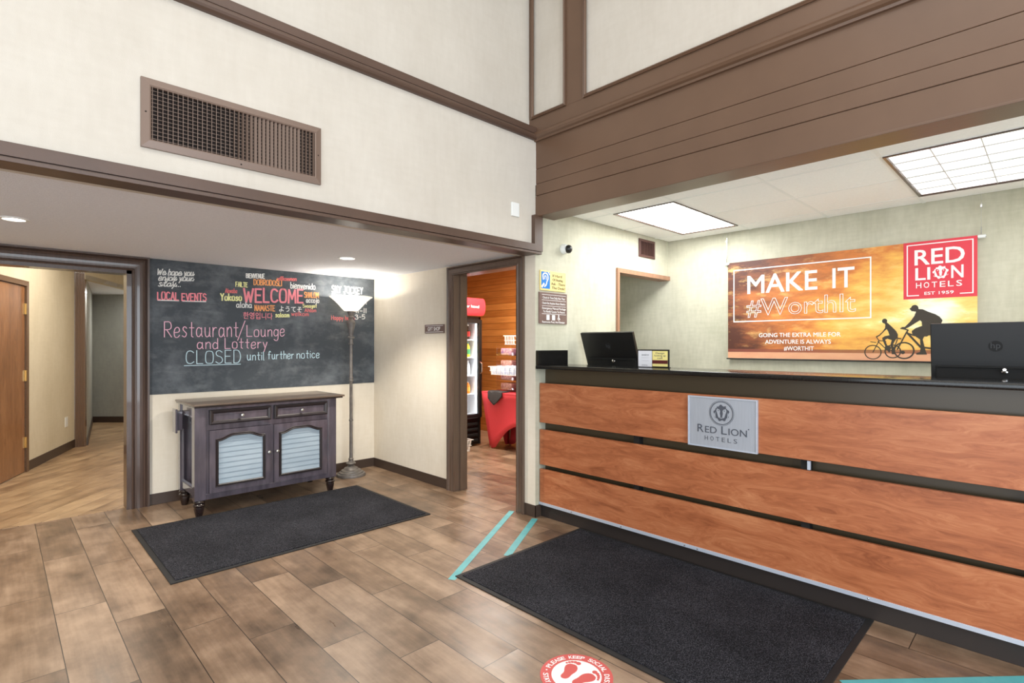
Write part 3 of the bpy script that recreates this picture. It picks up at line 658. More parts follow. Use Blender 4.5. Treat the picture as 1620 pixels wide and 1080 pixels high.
chalked('lettering', 'ck_yellow', [('FAILTE', 1.532, 1.629, 1.82, 1.822, .04), ('Yokoso', 1.409, 1.579, 1.69, 1.697, .056, dict(w=.0105)), ('Svaagat', 2.135, 2.273, 1.662, 1.669, .032, dict(w=.005)), ('salaam', 1.877, 2.004, 1.56, 1.564, .042)], 'yellow chalk greetings', .007)
chalked('lettering', 'ck_pale', [('Restaurant', .989, 1.55, 1.364, 1.372, .13), ('/', 1.547, 1.609, 1.338, 1.339, .172), ('Lounge', 1.625, 1.958, 1.376, 1.383, .1), ('and', 1.228, 1.385, 1.267, 1.266, .09), ('Lottery', 1.444, 1.8, 1.267, 1.271, .088)], 'pale pink chalk Restaurant/Lounge and Lottery', .0068)
chalked('lettering', 'ck_ice', [('CLOSED', 1.145, 1.571, 1.142, 1.137, .112), ('_', 1.131, 1.571, 1.124, 1.126, .006), ('until', 1.629, 1.773, 1.161, 1.159, .075), ('further', 1.81, 2.046, 1.166, 1.167, .07), ('notice', 2.078, 2.299, 1.17, 1.171, .075)], 'pale blue chalk CLOSED until further notice', .0066)

# --- sideboard
SBX0, SBX1, SBY0, SBY1 = 1.06, 2.174, 4.49, 4.985
sb = thing('sideboard', 'dark glossy sideboard with two drawers and two pale panelled doors under the chalkboard', 'sideboard', (1.617, 4.74, 0))
fs = Fr((0, SBY0, 0), (1, 0, 0), (0, 0, 1))
w = MB(); w.box(1.13, 2.11, SBY0+.02, SBY1, .16, .826)
for x in (1.06, 2.098):
    w.box(x, x+.078, SBY0, SBY0+.078, .125, .826, .003); w.box(x, x+.078, SBY1-.06, SBY1, .125, .826, .003)
for x in (1.07, 2.128): w.box(x, x+.036, SBY0+.05, SBY1-.03, .15, .2, .002); w.box(x, x+.036, SBY0+.05, SBY1-.03, .76, .826, .002)
w.box(1.138, 2.098, SBY0+.004, SBY0+.03, .804, .826); w.box(1.138, 2.098, SBY0+.004, SBY0+.03, .648, .69, .002); w.box(1.138, 2.098, SBY0+.004, SBY0+.03, .125, .168, .003)
w.box(1.138, 1.157, SBY0+.006, SBY0+.03, .13, .82); w.box(2.089, 2.098, SBY0+.006, SBY0+.03, .13, .82); w.box(1.61, 1.634, SBY0+.006, SBY0+.03, .13, .82)
w.build('body', M['espresso'], sb)
for sx in (-1, 1):
    x = 1.085 if sx < 0 else 2.149
    fsd = Fr((x, 0, 0), (0, -sx*-1, 0), (0, 0, 1)) if sx > 0 else Fr((x, 0, 0), (0, -1, 0), (0, 0, 1))
    a, b_ = (-(SBY1-.06), -(SBY0+.078)) if sx < 0 else (SBY0+.078, SBY1-.06)
    MB().sweep([(0, 0), (0, .012), (-.014, .018), (-.02, .004), (-.02, 0)], fsd, [(a, .2), (a, .76), (b_, .76), (b_, .2)], closed=True).build('side_moulding', M['espresso'], sb)
w = MB(); w.box(1.045, 2.24, 4.452, 5.025, .838, .853, .005); tp = w.build('top', M['espresso_top'], sb, label='worn brown wooden top')
MB().box(1.052, 2.225, 4.462, 5.02, .826, .838, .004).build('top_moulding', M['espresso_leg'], tp)
foot = [(r_*1.14, z_) for r_, z_ in [(0, .127), (.03, .127), (.033, .12), (.036, .112), (.033, .104), (.027, .1), (.034, .094), (.037, .086), (.034, .078), (.03, .072), (.031, .06), (.026, .03), (.022, .008), (.02, 0), (0, 0)]]
for x in (1.099, 2.137):
    for y in (SBY0+.039, SBY1-.035): MB().lathe(foot, (x, y, 0), 24).build('leg', M['espresso_leg'], sb, True)
def knob(x, z, par): return MB().lathe([(.004, 0), (.005, .01), (.011, .014), (.0135, .02), (.011, .026), (0, .029)], (x, SBY0-.012, z), 20, (0, -1, 0)).build('knob', M['pewter'], par, True, label='round pewter knob')
for x0, x1, kx in ((1.159, 1.608, 1.386), (1.636, 2.087, 1.858)):
    m0 = MB(); m0.box(x0, x1, SBY0-.004, SBY0+.01, .692, .803, .002); w = MB()
    w.sweep([(0, 0), (0, .012), (-.008, .016), (-.022, .012), (-.028, .006), (-.028, 0)], Fr((0, SBY0-.003, 0), (1, 0, 0), (0, 0, 1)), [(x0, .692), (x0, .803), (x1, .803), (x1, .692)], closed=True)
    d_ = m0.build('drawer', M['espresso'], sb); w.build('moulding', M['espresso_mould'], d_); knob(kx, .748, d_)
def arch(x0, x1, zs, zt, n=24):
    pts = []
    for i in range(n+1):
        u = i/n; q = abs(u-.5)*2
        hgt = 1 if q < .3 else (.5+.5*math.cos(math.pi*(q-.3)/.7))
        pts.append((x0+(x1-x0)*u, zs+(zt-zs)*hgt))
    return pts
for x0, x1, g0, g1, kx in ((1.159, 1.608, 1.222, 1.547, 1.590), (1.636, 2.087, 1.695, 2.022, 1.655)):
    dz0, dz1, gz0, gs, gt = .17, .646, .232, .558, .592
    top = arch(g0, g1, gs, gt)
    w = MB(); w.prism([(x0, dz0), (g0, dz0), (g0, dz1), (x0, dz1)], fs, -.01, .006); w.prism([(g1, dz0), (x1, dz0), (x1, dz1), (g1, dz1)], fs, -.01, .006); w.prism([(g0, dz0), (g1, dz0), (g1, gz0), (g0, gz0)], fs, -.01, .006)
    for p, q in zip(top, top[1:]): w.prism([p, q, (q[0], dz1), (p[0], dz1)], fs, -.01, .006)
    d_ = w.build('door', M['espresso'], sb); w = MB()
    w.sweep([(0, 0), (0, .008), (.006, .014), (.012, .007), (.018, .011), (.022, .006), (.022, 0)], fs, [(g1, gz0), (g0, gz0)]+top[:] , closed=True)
    w.build('moulding', M['espresso_mould'], d_)
    w = MB(); k = 9; hgt = (gt-gz0)/k
    for i in range(k):
        za = gz0+i*hgt; w.prism([(0, 0), (.010, 0), (.004, hgt), (0, hgt)], Fr((g0, SBY0-.002, za), (0, 1, 0), (0, 0, 1)), 0, g1-g0) if False else None
        ya, yb = SBY0-.001, SBY0+.003
        vs = [w.V((g0, ya, za)), w.V((g1, ya, za)), w.V((g1, yb, za+hgt)), w.V((g0, yb, za+hgt)), w.V((g0, SBY0+.008, za)), w.V((g1, SBY0+.008, za)), w.V((g1, SBY0+.008, za+hgt)), w.V((g0, SBY0+.008, za+hgt))]
        for f_ in ((0, 1, 2, 3), (7, 6, 5, 4), (0, 4, 5, 1), (3, 2, 6, 7), (0, 3, 7, 4), (1, 5, 6, 2)): w.F([vs[j] for j in f_])
    w.build('pleated_panel', M['blind'], d_, label='pale blue pleated door panel'); knob(kx, .428, d_)
w = MB(); w.box(1.012, 1.027, 4.845, 4.955, .60, .79, .005); w.box(1.027, 1.062, 4.855, 4.875, .62, .77, .003); w.box(1.027, 1.062, 4.925, 4.945, .62, .77, .003)
w.build('side_rail', M['espresso'], sb)

# --- floor lamp
LX, LY = 2.53, 4.9
fl = thing('floor_lamp', 'tall grey metal floor lamp with a glowing white bowl shade beside the sideboard', 'floor lamp', (LX, LY, 0))
MB().lathe([(0, 0), (.14, 0), (.142, .012), (.136, .026), (.118, .03), (.116, .04), (.098, .047), (.094, .058), (.072, .066), (.064, .08), (.04, .09), (.026, .104), (.044, .114), (.048, .124), (.04, .134), (.026, .142), (.022, .155), (.026, .165), (.018, .178), (0, .178)], (LX, LY, 0), 40).build('base', M['lamp_metal'], fl, True)
MB().lathe([(0, .17), (.018, .17), (.016, .2), (.015, .54), (.02, .544), (.02, .556), (.015, .56), (.014, .93), (.02, .94), (.02, .95), (.0165, .955), (.021, .97), (.0155, .985), (.015, 1.30), (.024, 1.305), (.024, 1.315), (.018, 1.32), (.018, 1.36), (.034, 1.365), (.034, 1.378), (.02, 1.385), (.022, 1.42), (.036, 1.48), (.043, 1.51), (.04, 1.53), (.026, 1.545), (.016, 1.555), (.024, 1.57), (.028, 1.578), (.02, 1.586), (.026, 1.6), (.036, 1.625), (.034, 1.64), (0, 1.64)], (LX, LY, 0), 24).build('pole', M['lamp_metal'], fl, True)
MB().lathe([(.03, 1.632), (.066, 1.636), (.085, 1.655), (.12, 1.695), (.155, 1.732), (.19, 1.762), (.207, 1.772), (.207, 1.776), (.19, 1.768), (.15, 1.735), (.08, 1.66), (.06, 1.642), (.03, 1.638)], (LX, LY, 0), 48).build('lamp_shade', M['shade'], fl, True, label='glowing white bowl lamp shade')
MB().lathe([(0, 1.64), (.012, 1.64), (.014, 1.66), (.026, 1.69), (.022, 1.715), (0, 1.725)], (LX, LY, 0), 16).build('bulb', emitter('lamp_bulb', (1, .95, .85, 1), 30), fl, True)
point('floor_lamp_light', (LX, LY, 1.755), 10, (1, .94, .84), .03)

# --- floor mats
def floor_mat(x0, x1, y0, y1, label):
    t = thing('floor_mat', label, 'floor mat', ((x0+x1)/2, (y0+y1)/2, 0), 'dark entrance mats')
    MB().box(x0, x1, y0, y1, .0005, .006, .002).build('rubber_border', M['rubber'], t)
    MB().box(x0+.028, x1-.028, y0+.028, y1-.028, .004, .011, .004).build('carpet', M['mat'], t)
floor_mat(.675, 2.385, 3.345, 4.51, 'dark ribbed mat on the floor in front of the sideboard')
floor_mat(1.843, 2.960, .60, 2.353, 'large black mat along the reception counter front')
# --- floor tape
def tape(p, q, wd, label):
    p, q = Vector(p), Vector(q); n_ = (q-p).normalized(); n_ = Vector((-n_.y, n_.x))*wd/2
    mb = MB(); mb.prism([tuple(p-n_), tuple(q-n_), tuple(q+n_), tuple(p+n_)], Fr((0, 0, 0), (1, 0, 0), (0, 1, 0)), .0004, .0012)
    tag(mb.build('floor_tape', M['teal']), label, 'floor tape', 'teal tape strips on the floor')
tape((2.888, 2.972), (1.805, 2.337), .042, 'teal tape strip starting at the gift shop doorway casing')
tape((2.886, 2.722), (2.256, 2.362), .046, 'short teal tape strip starting at the post base')
tape((2.325, .57), (2.88, .068), .05, 'teal tape strip past the far end of the counter mat')
# --- round floor decal
fwd = Vector((math.sin(math.radians(44.2)), math.cos(math.radians(44.2)), 0)); rgt = Vector((fwd.y, -fwd.x, 0))
dc = thing('floor_decal', 'round red and white footprint decal on the floor beside the counter mat', 'floor sticker', (1.635, 1.318, 0))
ff = Fr((1.635, 1.318, .0004), rgt, fwd)
MB().disc(0, 0, .1425, ff, 0, .0008, 64).build('disc', M['red_print'], dc)
MB().disc(0, 0, .098, ff, .0008, .0013, 64).build('white_centre', M['white_print'], dc)
def foot_shape(mb, sx, rot):
    base = [(-.012, .052), (.012, .054), (.026, .036), (.028, .012), (.018, -.012), (.016, -.036), (.006, -.05), (-.012, -.05), (-.02, -.036), (-.014, -.012), (-.024, .014), (-.026, .038)]
    base = chaikin(base+[base[0]], 2)[:-1]
    ca, sa = math.cos(rot), math.sin(rot); 
    def T(p):
        x, y = sx*.036+(p[0]*ca-p[1]*sa), -.004+(p[0]*sa+p[1]*ca); return (x+y)*.7071, (y-x)*.7071
    mb.prism([T((p[0]*(1 if sx < 0 else -1), p[1])) for p in base], ff, .0013, .0019)
    for i, (a, b_, r_) in enumerate(((.016, .068, .0105), (.002, .070, .0078), (-.010, .066, .0068), (-.020, .059, .006), (-.028, .050, .005))):
        a_, bb = T((a*(1 if sx < 0 else -1), b_)); mb.disc(a_, bb, r_, ff, .0013, .0019, 12)
mb = MB(); foot_shape(mb, -1, .3); foot_shape(mb, 1, -.3); mb.build('footprints', M['red_print'], dc)
mb = MB()
def ring_text(body, r, h, a_start, a_end, outward=True):
    n = len(body)
    for i, ch in enumerate(body):
        if ch == ' ': continue
        an = a_start+(a_end-a_start)*i/(n-1)
        c_, s_ = math.cos(an), math.sin(an)
        up = rgt*c_+fwd*s_ if outward else -(rgt*c_+fwd*s_); ri = up.cross(Vector((0, 0, 1)))
        o_ = Vector((1.635, 1.318, .0012))+(rgt*c_+fwd*s_)*r
        wd = h*(.26 if ch in 'I·' else .74 if ch != 'M' else .95)
        mb.text(ch, Fr(o_, ri, up), -wd/2, wd/2, -h/2, h, .0006, .012)
ring_text('PLEASE KEEP SOCIAL DISTANCE', .12, .021, math.radians(151), math.radians(-58))
ring_text('STAY 6 FEET APART', .12, .021, math.radians(177), math.radians(292), False)
mb.disc(.12*math.cos(math.radians(163)), .12*math.sin(math.radians(163)), .0035, ff, .0008, .0016, 10); mb.build('lettering', M['white_print'], dc, label='white ring of words')

# --- gift shop sign
gs = thing('door_sign', 'small brown sign reading GIFT SHOP on the wall beside the doorway', 'sign', (GX, 4.016, 1.408))
fg = Fr((GX-.008, 0, 0), (0, -1, 0), (0, 0, 1))
MB().box(GX-.008, GX, 3.863, 4.168, 1.407, 1.487, .002).build('plate', M['sign_brown'], gs)
w = MB(); w.text('GIFT SHOP', fg, -4.118, -3.925, 1.43, .036, .001, .006); w.line([(-4.15, 1.476), (-3.88, 1.476)], .004, fg); w.line([(-4.15, 1.418), (-3.88, 1.418)], .004, fg)
w.build('lettering', M['white_print'], gs)
# --- signs on the reception side wall
fw = Fr((0, SY-.01, 0), (1, 0, 0), (0, 0, 1))
hs = thing('hearing_sign', 'small yellow sign with a blue ear symbol on the wall above the brown sign', 'sign', (3.105, SY, 1.71))
MB().box(2.955, 3.253, SY-.01, SY, 1.716, 1.868, .002).build('plate', M['sign_yellow'], hs)
MB().prism([(2.965, 1.73), (3.062, 1.73), (3.062, 1.858), (2.965, 1.858)], fw, 0, .0015).build('blue_panel', M['sign_blue'], hs)
w = MB(); fw2 = Fr((0, SY-.0112, 0), (1, 0, 0), (0, 0, 1))
ear = chaikin([(2.985, 1.80), (2.978, 1.835), (3.005, 1.85), (3.035, 1.84), (3.04, 1.805), (3.025, 1.785), (3.02, 1.76), (3.0, 1.745)], 3)
w.line(ear, .011, fw2); w.line(chaikin([(2.998, 1.802), (3.0, 1.83), (3.018, 1.825), (3.018, 1.80)], 2), .006, fw2); w.line([(2.97, 1.742), (2.992, 1.765)], .016, fw2); w.line([(3.04, 1.858), (3.058, 1.84)], .007, fw2)
w.build('ear_symbol', M['white_print'], hs)
w = MB()
for i, (s_, a0, a1) in enumerate((('If Hard', 3.095, 3.205), ('Of Hearing', 3.095, 3.215), ('Ask - There', 3.078, 3.242), ('The Desk!', 3.085, 3.24))): w.text(s_, fw, a0, a1, 1.826-i*.031, .02, .001, .004)
w.build('lettering', M['ink_dark'], hs)
ps = thing('policy_sign', 'square brown sign with white lines of text on the wall below the yellow sign', 'sign', (3.105, SY, 1.46))
MB().box(2.942, 3.268, SY-.01, SY, 1.462, 1.702, .002).build('plate', M['sign_brown'], ps)
w = MB()
for z in (1.684, 1.642, 1.598, 1.537): w.line([(2.972, z), (3.25, z)], .003, fw)
for s_, z, a0, a1 in (('Check-In Time Daily Not Than', 1.654, 2.98, 3.24), ('Check-Out Anytime Hours Check In', 1.612, 2.975, 3.245), ('Emergency Manual Package', 1.573, 2.975, 3.25), ('To Notify Guests To Return', 1.548, 2.985, 3.24), ('Restrooms Pool, And Elevator', 1.468, 2.975, 3.24)): w.text(s_, fw, a0, a1, z, .0165, .001, .006)
for x in (3.04, 3.105):
    w.prism([(x-.017, 1.49), (x+.017, 1.49), (x+.017, 1.53), (x-.017, 1.53)], fw, .0004, .0016)
w.disc(3.165, 1.527, .006, fw, .0004, .0016, 10); w.disc(3.165, 1.503, .012, fw, .0004, .0016, 18, ri=.008); w.line([(3.162, 1.52), (3.166, 1.506), (3.18, 1.498)], .005, fw)
w.build('lettering', M['white_print'], ps)
# --- security camera
sc_ = thing('security_camera', 'small white and black dome camera on the wall above the signs', 'camera', (3.235, SY, 2.06))
MB().lathe([(0, 0), (.04, 0), (.04, .012), (.034, .03), (.03, .04), (0, .04)], (3.235, SY, 2.06), 28, (0, -1, 0)).build('mount', M['white'], sc_, True)
MB().lathe([(.031, 0), (.034, .01), (.03, .026), (.018, .036), (0, .04)], (3.238, SY-.038, 2.057), 28, (.3, -1, -.15)).build('lens_dome', M['black'], sc_, True, label='black lens ball')
# --- small vent
t = thing('wall_vent', 'small dark red-brown vent high on the reception wall near the corner', 'vent', (4.46, SY, 2.13))
MB().sweep([(0, 0), (0, .01), (-.02, .013), (-.024, .004), (-.024, 0)], fv, [(4.32, 2.13), (4.32, 2.30), (4.6, 2.30), (4.6, 2.13)], closed=True).build('frame', M['vent_red'], t)
MB().box(4.335, 4.585, SY-.003, SY-.001, 2.145, 2.285).build('duct_shade_sheet', M['vent_dark'], t)  # flat dark sheet, painted as the unlit duct
for k in range(9): MB().box(4.352+k*.027, 4.36+k*.027, SY-.011, SY-.004, 2.15, 2.28).build('slat', M['vent_red'], t)

# --- reception counter
rc = thing('reception_counter', 'long reception counter front of three cherry wood panels with dark gaps', 'counter', (3.1, .6, 0))
Y0, Y1 = -1.55, SY-.004
w = MB(); w.box(3.02, 3.25, Y0, Y1, .1, 1.118); w.build('body', M['olive'], rc)
for z0, z1 in ((.113, .363), (.397, .661), (.714, 1.011)): MB().box(2.95, 2.972, Y0, Y1-.004, z0, z1, .0015).build('panel', M['cherry'], rc, label='cherry wood front panel')
w = MB()
for y in (-.9, .05, .9, 1.9): w.box(2.972, 3.02, y-.02, y+.02, .12, 1.0)
w.build('batten', M['black_matt'], rc)
MB().box(2.968, 3.02, Y0, Y1, 0, .098, .002).build('kick_plate', mat('dark_kick_vinyl', S(48, 41, 38), .4), rc, label='dark brown kick plate')
w = MB(); w.box(2.944, 2.955, Y0, Y1, .094, .114, .001); w.build('metal_strip', M['steel'], rc, label='thin aluminium strip')
for y in (2.42, 2.0, 1.55, 1.47, .62): MB().lathe([(0, .003), (.004, .002), (.005, 0)], (2.944, y, .104), 10, (-1, 0, 0)).build('screw', M['chrome'], rc)
MB().box(2.955, 2.967, .872, .886, .665, .71).build('bracket', M['steel'], rc)
ct = thing('countertop', 'glossy black stone countertop running along the reception counter', 'countertop', (3.09, .6, 1.118))
MB().box(2.905, 3.272, Y0, Y1, 1.118, 1.146, .009, seg=3).build('slab', M['granite'], ct, True)
MB().box(2.912, 3.262, Y1-.02, Y1, 1.146, 1.257, .002).build('end_splash', M['granite'], ct)
dk = thing('desk', 'pale work desk hidden behind the reception counter', 'desk', (3.65, .6, 0))
MB().box(3.26, 4.05, Y0, Y1-.05, .72, .75, .003).build('desktop', M['white'], dk)  # out of view; white so that it bounces light onto the ceiling
for y in (Y0+.05, .6, Y1-.12): MB().box(3.3, 4.0, y, y+.03, 0, .72).build('panel_leg', M['white'], dk)

def lion(mb_dark, mb_light, ca, cb_, r, fr, c0, c1):
    """lion mask: maned head with pale muzzle, in a circle of radius r"""
    T = lambda pts: [(ca+x*r, cb_+y*r) for x, y in pts]
    mane = []
    for i in range(36):
        an = math.pi/2+2*math.pi*i/36; rr = .86 if i % 4 in (0, 1) else .74
        mane.append((rr*math.cos(an)*.92, rr*math.sin(an)*.95))
    mb_dark.prism(T(mane), fr, c0, c1)
    d2 = c1+.0006
    for sx in (-1, 1):
        mb_light.prism(T([(sx*.12, .2), (sx*.2, .34), (sx*.44, .42), (sx*.5, .2), (sx*.4, -.1), (sx*.3, -.42), (sx*.14, -.52), (0, -.54), (0, -.42), (sx*.1, -.3), (sx*.16, -.05)][::sx]), fr, c1, d2)
        mb_light.disc(ca+sx*.58*r, cb_+.56*r, .13*r, fr, c1, d2, 14)
        mb_light.prism(T([(sx*.6, .1), (sx*.72, -.25), (sx*.52, -.6), (sx*.6, -.25)]), fr, c1, d2)
        mb_dark.prism(T([(sx*.2, .26), (sx*.36, .27), (sx*.32, .16)]), fr, d2, d2+.0006)
    mb_dark.prism(T([(-.14, -.3), (.14, -.3), (.05, -.4), (-.05, -.4)]), fr, d2, d2+.0006)
    mb_dark.line(T([(-.16, -.46), (0, -.42), (.16, -.46)]), .05*r, fr, d2, d2+.0006)
# --- metal plaque
pl = thing('plaque', 'silver metal plaque with a lion emblem on the top counter panel', 'plaque', (2.94, 1.324, .71))
fp = Fr((2.936, 0, 0), (0, -1, 0), (0, 0, 1))
MB().box(2.936, 2.95, 1.124, 1.523, .711, 1.002, .002).build('plate', M['silver_face'], pl)
MB().sweep([(0, 0), (0, .004), (-.007, .004), (-.007, 0)], fp, [(-1.523, .711), (-1.523, 1.002), (-1.124, 1.002), (-1.124, .711)], closed=True).build('rim', M['steel'], pl)
dk_, lt_ = MB(), MB()
lion(dk_, lt_, -1.322, .914, .058, fp, .0004, .0014)
dk_.disc(-1.322, .914, .066, fp, .0004, .0016, 48, ri=.062); dk_.disc(-1.322, .914, .0715, fp, .0004, .0012, 48, ri=.070)
def smallcaps(mb, big, rest, a0, a1, b0, h, fr, bold): 
    mb.text(big, fr, a0, a0+(a1-a0)*.2, b0, h, .0015, bold); mb.text(rest, fr, a0+(a1-a0)*.26, a1, b0, h*.78, .0015, bold)
dk_.text('R', fp, -1.464, -1.427, .795, .047, .0015); dk_.text('ED', fp, -1.418, -1.349, .795, .039, .0015); dk_.text('L', fp, -1.322, -1.291, .795, .047, .0015); dk_.text('ION', fp, -1.281, -1.18, .795, .039, .0015); dk_.disc(-1.171, .838, .0035, fp, .0004, .0016, 10)
for i, ch in enumerate('HOTELS'): dk_.text(ch, fp, -1.42+i*.0335, -1.42+i*.0335+.019, .752, .026, .001, -.006)
dk_.build('lettering', M['grey_ink'], pl, label='dark grey lion emblem and words'); lt_.build('lion_face', M['silver_face'], pl)

# --- monitors
def monitor(px, py, pz, tilt, label, lean_w=.49, logo=True):
    t = thing('computer_monitor', label, 'monitor', (px, py, .75), 'monitors behind the counter')
    mt = Matrix.Translation((px, py, pz)) @ Matrix.Rotation(tilt, 4, 'Y')
    hw = lean_w/2
    w = MB(); w.box(-.012, .012, -hw, hw, -.155, .155, .004, mt)
    w.build('screen_housing', M['black'], t)
    w = MB(); w.box(-.02, -.01, -hw+.02, hw-.02, -.155, -.055, .004, mt); w.box(-.03, -.018, -hw+.03, hw-.03, -.062, -.054, .003, mt); w.build('rear_cover', M['black_matt'], t)
    w = MB(); w.box(.012, .0125, -hw+.012, hw-.012, -.14, .145, 0, mt); w.build('screen', mat('dark_screen', S(10, 12, 16), .12), t)
    w = MB(); w.box(-.05, -.01, -.03, .03, .75-pz+.005, -.13, .006, Matrix.Translation((px+.012, py, pz))); w.build('stand', M['black'], t)
    MB().box(px-.1, px+.12, py-.12, py+.12, .75, .765, .006).build('foot', M['black'], t)
    fl_ = Fr(mt @ Vector((-.012, 0, 0)), (mt.to_3x3() @ Vector((0, -1, 0))), (mt.to_3x3() @ Vector((0, 0, 1))))
    w = MB(); w.disc(0, .042, .026, fl_, .0002, .0012, 32); d_ = w.build('badge', M['black_matt'], t, label='round dark maker badge')
    w = MB(); w.text('hp', fl_, -.017, .017, .032, .03, .0006, -.01, .0013); w.build('lettering', mat('badge_grey', S(64, 64, 66), .4), d_)
    w = MB(); w.lathe([(0, 0), (.012, 0), (.012, .004), (.007, .008), (.007, .022), (0, .022)], fl_(.02+.012, -.078, .009), 14, fl_.n+Vector((0, 0, .6))); w.build('cable_plug', M['chrome'], t, True, label='metal cable plug')
monitor(3.45, 2.444, 1.253, -math.radians(21), 'black computer monitor seen from behind, close to the side wall signs')
monitor(3.42, .204, 1.253, -math.radians(7), 'large black computer monitor with maker badge in front of the banner', .49)
# --- acrylic sign holder on the counter
sh = thing('sign_holder', 'small black framed notice holder standing on the black countertop', 'sign holder', (3.2, 1.914, 1.146))
fh = Fr((3.196, 0, 0), (0, -1, 0), (0, 0, 1))
MB().box(3.197, 3.205, 1.793, 2.036, 1.1465, 1.268, .002).build('frame', M['black'], sh); MB().box(3.19, 3.23, 1.80, 2.03, 1.146, 1.15, .001).build('foot', M['black'], sh)
MB().prism([(-2.028, 1.15), (-1.921, 1.15), (-1.921, 1.259), (-2.028, 1.259)], fh, -.0006, .0006).build('white_notice', M['paper_white'], sh, label='white printed notice')
MB().prism([(-1.917, 1.154), (-1.803, 1.154), (-1.803, 1.258), (-1.917, 1.258)], fh, -.0006, .0006).build('yellow_notice', M['paper_yellow'], sh, label='yellow notice with a dark red band')
MB().prism([(-1.917, 1.172), (-1.803, 1.172), (-1.803, 1.196), (-1.917, 1.196)], fh, .0006, .001).build('red_band', M['dark_red'], sh)
w = MB(); w.text('acaico', fh, -2.0, -1.945, 1.226, .013, .0005, 0, .0008); w.text('........', fh, -2.0, -1.945, 1.21, .01, .0005, 0, .0008); w.text('........', fh, -2.0, -1.945, 1.19, .01, .0005, 0, .0008); w.text('www.me-too', fh, -2.0, -1.955, 1.158, .007, .0005, 0, .0008)
w.text('Design', fh, -1.892, -1.828, 1.238, .012, .0005, 0, .0008); w.text('looking up', fh, -1.902, -1.818, 1.222, .012, .0005, 0, .0008); w.text('call', fh, -1.88, -1.842, 1.205, .012, .0005, 0, .0008)
w.build('lettering', M['grey_ink'], sh)

# --- banner on the reception wall
bn = thing('banner', 'wide sunset banner with cyclists and a red logo square hanging behind the desk', 'banner', (RX, 1.25, 1.178))
bx = RX-.03; B0, B1 = .382, 2.115
fbn = Fr((bx-.0015, 0, 0), (0, -1, 0), (0, 0, 1)); a_of = lambda a: a-2.115
mb = MB(); mb.box(bx-.0015, bx+.0015, B0, B1, 1.178, 2.05); o = mb.build('printed_cloth', M['sunset'], None, world=True); o.parent = bn; o.location = -Vector(ORIG[bn.name]); ORIG[o.name] = Vector((0, 0, 0))
MB().tube([(bx+.009, B0-.045, 2.043), (bx+.009, B1+.03, 2.043)], .0075, 16).build('top_rod', M['chrome'], bn, True); MB().tube([(bx, B0, 1.174), (bx, B1+.012, 1.174)], .006, 12).build('bottom_rod', M['black'], bn, True)
for y in (B0-.02, B1+.012):
    MB().tube([(bx+.009, y-.022, 2.043), (bx+.009, y+.018, 2.043)], .0125, 14).build('rod_cap', M['white'], bn, True)
    w = MB(); w.tube([(bx, y, 2.055), (bx, y, 2.1), (bx+.01, y, 2.11)], .003, 6); w.tube([(bx, y, 2.1), (bx, y, 2.333)], .0012, 5); w.box(bx-.006, bx+.006, y-.006, y+.006, 2.24, 2.262, .002); w.build('hanging_wire', M['chrome'], bn)
MB().prism([(-.796, 1.635), (-B0+.0, 1.635), (-B0+.0, 2.052), (-.796, 2.052)], fbn, .0003, .0012).build('red_square', M['logo_red'], bn, label='red square with hotel lettering')
w = MB()
w.sweep([(0, .0003), (0, .0012), (-.009, .0012), (-.009, .0003)], fbn, [(-2.064, 1.505), (-2.064, 1.98), (-.998, 1.98), (-.998, 1.505)], closed=True)
w.build('border_line', M['white_print'], bn)
for s_, a0, a1 in (('MAKE', -1.937, -1.375), ('IT', -1.262, -1.112)):
    w = MB(); w.text(s_, fbn, a0, a1, 1.757, .165, .0008, .012); w.build('lettering', M['white_print'], bn, label='white lettering '+s_)
for s_, z, a0, a1 in (('GOING THE EXTRA MILE FOR', 1.367, -1.838, -1.205), ('ADVENTURE IS ALWAYS', 1.309, -1.785, -1.275), ('#WORTHIT', 1.252, -1.63, -1.40)): w = MB(); w.text(s_, fbn, a0, a1, z, .036, .0008, .012); w.build('lettering', M['white_print'], bn)
w = MB(); w.text('#WorthIt', fbn, -1.945, -1.10, 1.562, .15, .0008, 0, .0006, outline=.012)
w.build('lettering', M['white_print'], bn, label='white outlined lettering')
fr_l = Fr((bx-.0028, 0, 0), (0, -1, 0), (0, 0, 1))
w = MB(); w.text('RED', fr_l, -.728, -.45, 1.882, .114, .0008, .016); w.build('lettering', M['white_print'], bn)
w = MB(); w.text('LI', fr_l, -.724, -.64, 1.772, .092, .0008, .016); w.text('N', fr_l, -.52, -.456, 1.772, .092, .0008, .016)
lw_ = w; w = MB()
for i, ch in enumerate('HOTELS'): w.text(ch, fr_l, -.721+i*.0455, -.721+i*.0455+.031, 1.713, .042, .0008, .006)
w.build('lettering', M['white_print'], bn); w = MB(); w.text('EST', fr_l, -.672, -.612, 1.662, .022, .0008, .016); w.text('1959', fr_l, -.59, -.508, 1.662, .022, .0008, .016); w.build('lettering', M['white_print'], bn); w = MB()
w.line([(-.706, 1.66), (-.773, 1.66), (-.773, 2.03), (-.405, 2.03), (-.405, 1.66), (-.472, 1.66)], .007, fr_l, .0003, .001); w.build('border_line', M['white_print'], bn)
red_ = MB(); w = lw_
lion(w, red_, -.58, 1.818, .058, fr_l, .0003, .001)
w.build('logo_lettering', M['white_print'], bn, label='white logo lettering on the red square'); red_.build('lion_face', M['logo_red'], bn)
